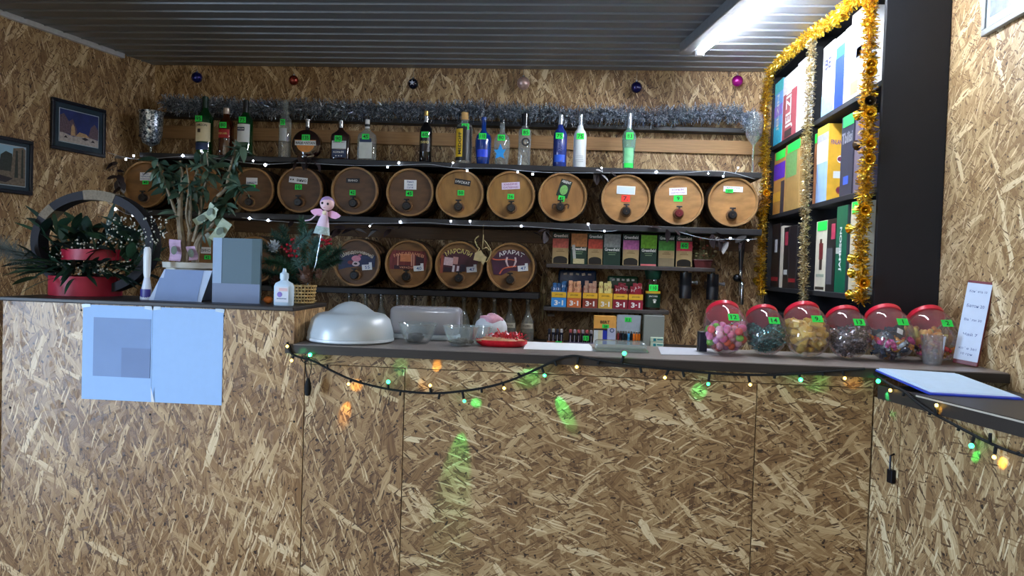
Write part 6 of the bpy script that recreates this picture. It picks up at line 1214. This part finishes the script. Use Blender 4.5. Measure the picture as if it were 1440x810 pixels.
MB().lathe([(.0005, 10.5*u_), (5*u_, 9.8*u_), (8.6*u_, 6.5*u_), (10.4*u_, 2*u_), (10.2*u_, .5*u_)], 18, Matrix.Translation((.6*u_, 1.2*u_, 13.5*u_)) @ Matrix.Rotation(-.5, 4, 'X') @ Matrix.Rotation(-.25, 4, 'Y')).build('hair', mat('doll_hair_lilac', (176, 146, 196), .6), t, smooth=50)
for sx_ in (-3.4, 4.6): MB().ball((sx_*u_, -8.5*u_, 13.4*u_), 1.7*u_, 10, 8, (1, .5, 1.05)).build('eye', mat('doll_eye', (30, 20, 30), .2), hd, smooth=True)
MB().ball((.8*u_, -9.2*u_, 10.2*u_), .6*u_, 8, 6).build('nose', SKN, hd, smooth=True); MB().tube([(-.8*u_, -8.9*u_, 8.2*u_), (.8*u_, -9.1*u_, 7.8*u_), (2.2*u_, -8.8*u_, 8.2*u_)], .3*u_, 5).build('mouth', mat('doll_lips', (206, 110, 120), .5), hd)
for s in (-1, 1): MB().prism([(s*x*u_, z*u_) for x, z in ((2, 2), (8, 5.5), (16, 4), (22, 0.5), (20, -2.5), (15, -5.5), (9, -5), (4, -3))], 2.0*u_, 4.0*u_).build('wing', WNG, t, smooth=20)
MB().ball((0, -3.4*u_, .5*u_), 3.2*u_, 10, 8, (1, .6, 1)).build('clasped_hands', mat('doll_cream', (240, 220, 190), .6), t, smooth=True)
MB().tube(path([(-12*u_, 0, -4*u_), (-18*u_, -2*u_, -12*u_), (-26*u_, -2*u_, -15*u_)], 4), 1*u_, 5).build('ribbon', DRS, t)
il = t.matrix_basis.inverted() if False else (Matrix.Translation(p) @ Matrix.Rotation(.14, 4, 'Y')).inverted()
MB().tube([(0, 0, -14*u_), il @ (P(444, 372, AY+.02)), il @ Vector((org.x+.012, BYk-.012, TZ+.045))], .0022, 6).build('stick', glass('stick_clear', (200, 210, 214), .4, .05), t, smooth=True)

# ================================================================ coloured string lights on the counter front
BW = mat('wire_black', (10, 11, 12), .85)
def chain(label, pts, stubs):
    """pts: wire points in the room; stubs: (anchor, tip, kind)"""
    pp = path(pts, 6); o0 = pp[0].copy(); t = thing('string_lights', label, 'string lights', o0, group='green and yellow string lights'); MB().tube([p-o0 for p in pp], .0040, 6).build('wire', BW, t, smooth=True)
    for tip, k in stubs:
        q = min(pp, key=lambda v: (v-tip).length); d = (tip-q); d = d.normalized() if d.length > .001 else Vector((0, 0, -1)); e = tip-d*.008 if (tip-q).length > .012 else q
        s = MB().tube([q-o0, e-o0], .0042, 6).build('lamp_socket', BW, t)
        if k: MB().ball(tip-o0, .0050 if k != 'G' else .0065, 8, 6).build('bulb', mat('led_green', (90, 255, 170), .3, emit=6, var=0, ecol=(40, 255, 130)) if k in 'gG' else mat('led_yellow', (255, 226, 130), .3, emit=5, var=0, ecol=(255, 205, 90)), s, smooth=True)
    return t, o0
LY = 2.334
ptsA = [P(x, y, LY) for x, y in ((404, 481), (409, 496), (420, 502), (441, 508), (470, 523), (500, 536), (540, 546), (575, 551), (612, 553), (650, 550), (682, 545), (712, 537), (742, 525), (770, 512), (788, 504), (800, 501), (814, 501), (850, 508), (900, 515), (960, 521), (1005, 525), (1045, 527), (1090, 527), (1130, 525), (1170, 522), (1216, 519))]
stA = [(404, 487, 'y'), (410, 507, 'y'), (436, 499, 'G'), (461, 510, 0), (490, 540, 'y'), (509, 533, 0), (520, 544, 0), (546, 537, 'G'), (562, 560, 0), (605, 542, 'y'), (616, 565, 0), (653, 564, 'g'), (678, 556, 0), (709, 546, 'y'), (726, 522, 0), (766, 528, 'g'), (784, 518, 0), (811, 516, 'y'), (840, 516, 0), (878, 497, 'G'), (903, 528, 0), (935, 531, 'y'), (963, 534, 0), (996, 540, 'g'), (1028, 531, 0), (1055, 541, 'y'), (1088, 536, 0), (1126, 534, 'G'), (1160, 532, 0), (1188, 532, 'y')]
tA, oA = chain('dark cable with green and yellow lights draped along the bar front', ptsA, [(P(x, y, LY-.004), k) for x, y, k in stA])
ptsB = [PS(x, y, .018) for x, y in ((1222, 520), (1232, 528), (1252, 541), (1272, 551), (1290, 566), (1312, 581), (1340, 596), (1366, 610), (1392, 623), (1418, 634), (1446, 643))]
tB, oB = chain('dark cable with green and yellow lights draped along the side counter', ptsB, [(PS(x, y, .022), k) for x, y, k in ((1235, 536, 'G'), (1252, 549, 'y'), (1268, 560, 0), (1317, 570, 'y'), (1306, 588, 0), (1346, 610, 0), (1366, 627, 'G'), (1393, 605, 0), (1398, 643, 'y'), (1432, 632, 0))])
# the cable's little controller hanging at the corner
p = P(434, 505, LY); t = thing('cable_plug', 'small black plug hanging on thin cables at the worktop corner', 'plug', p); u_ = mpp(p)
MB().lathe([(.0005, -52*u_), (3.5*u_, -51*u_), (5*u_, -42*u_), (4*u_, -34*u_), (2*u_, -27*u_), (.0005, -27*u_)], 14).build('plug', BW, t, smooth=45)
for dx in (-1, 1): MB().tube(path([(dx*3*u_, 0, 0), (dx*4*u_, 0, -14*u_), (dx*.5*u_, 0, -28*u_)], 5), .0014, 5).build('cable', BW, t)
MB().tube([(-8*u_, 0, -4*u_), (-11*u_, 0, 0), (-8*u_, 0, 4*u_), (-3*u_, 0, 3*u_), (-2*u_, 0, -2*u_), (-7*u_, 0, -5*u_)], .0022, 5).build('cable_loop', BW, t)
# every lit bulb throws a narrow beam on the boards, as such lensed bulbs do
def beam(src, dst, col, e, parent, o0, ang=.5):
    l = bpy.data.lights.new('bulb_beam', 'SPOT'); l.color = col; l.energy = e; l.spot_size = ang; l.spot_blend = .6; l.shadow_soft_size = .003
    o = bpy.data.objects.new('bulb_beam', l); C.objects.link(o); o.parent = parent; o.location = src-o0; o.rotation_euler = (dst-src).to_track_quat('-Z', 'Y').to_euler()
GC, YC = (.05, 1, .28), (1, .55, .05)
for (sx_, sy_), (dx, dy), c_, e, an in (((766, 530), (791, 574), GC, 3.5, .35), ((653, 566), (643, 655), GC, 3.0, .45), ((653, 566), (668, 566), GC, .5, .6), ((436, 500), (426, 492), GC, 1.2, 1.0), ((546, 538), (560, 520), GC, .25, .8), ((490, 542), (486, 578), YC, 1.2, .4), ((605, 543), (614, 516), YC, .9, .4), ((605, 543), (600, 540), YC, .3, .8), ((996, 541), (985, 548), GC, .25, .9), ((1126, 535), (1140, 536), GC, .5, .9), ((766, 528), (750, 530), GC, .35, 1.0), ((1188, 533), (1196, 535), YC, .3, .8), ((490, 542), (500, 541), YC, .2, .9)):
    beam(P(sx_, sy_, LY-.012), P(dx, dy, FRONT), c_, e, tA, oA, an)
for (sx_, sy_), (dx, dy), c_, e, an in (((1238, 541), (1254, 566), GC, 1.4, .5), ((1366, 628), (1373, 640), GC, .8, .6), ((1398, 645), (1410, 650), YC, .25, .9), ((1317, 572), (1325, 578), YC, .25, .9)):
    beam(PS(sx_, sy_, .030), PS(dx, dy), c_, e, tB, oB, an)

# ================================================================ dark dried leaves strung along the barrel shelves
def leafgarland(label, pts, n, Y, seed):
    pp = path([P(x, y, Y) for x, y in pts], 8); o0 = pp[0].copy(); rr = random.Random(seed); t = thing('leaf_garland', label, 'garland', o0, group='dried leaf garlands on the shelves')
    MB().tube([p-o0 for p in pp], .0012, 4).build('string', mat('brown_string', (60, 44, 34), .8), t)
    for k in range(n):
        q = rr.choice(pp)-o0; o = link('leaf', DRY[0 if rr.random() < .75 else 1], None, t, q); aim(o, (rr.uniform(-1, 1), rr.uniform(-.3, .1), rr.uniform(-1, .4)), rr.uniform(-.7, .7)); s_ = rr.uniform(.7, 1.2); o.scale = (s_, s_, s_)
DRY = leafset(.06, .036, .3, [mat('dry_leaf_dark', (44, 32, 34), .6, var=.3), mat('dry_leaf_pale', (150, 146, 144), .6, var=.25)], 'dry_leaf')
leafgarland('dark dried leaves strung under the barrel shelf beside the fir basket', [(395, 318), (440, 322), (480, 322), (520, 324), (560, 322)], 22, 4.02, 3)
leafgarland('dark dried leaves strung under the barrel shelf above the tea boxes', [(740, 328), (765, 326), (775, 322)], 7, 4.02, 4)
leafgarland('dark dried leaves hanging under the barrel shelf above the draught tap', [(930, 322), (960, 324), (990, 326), (1012, 334), (1030, 342), (1050, 338)], 20, 4.02, 5)
leafgarland('dark dried leaves hanging at the bottle shelf end under the silver beaded glass', [(156, 212), (163, 226), (166, 246), (172, 262)], 12, 4.03, 6)
leafgarland('dark dried leaves at the bottle shelf between two barrels', [(828, 243), (845, 244), (862, 241)], 8, 4.03, 7)
leafgarland('dark dried leaves on the bottle shelf beside the round flask', [(416, 226), (432, 222), (446, 230)], 8, 4.03, 8)
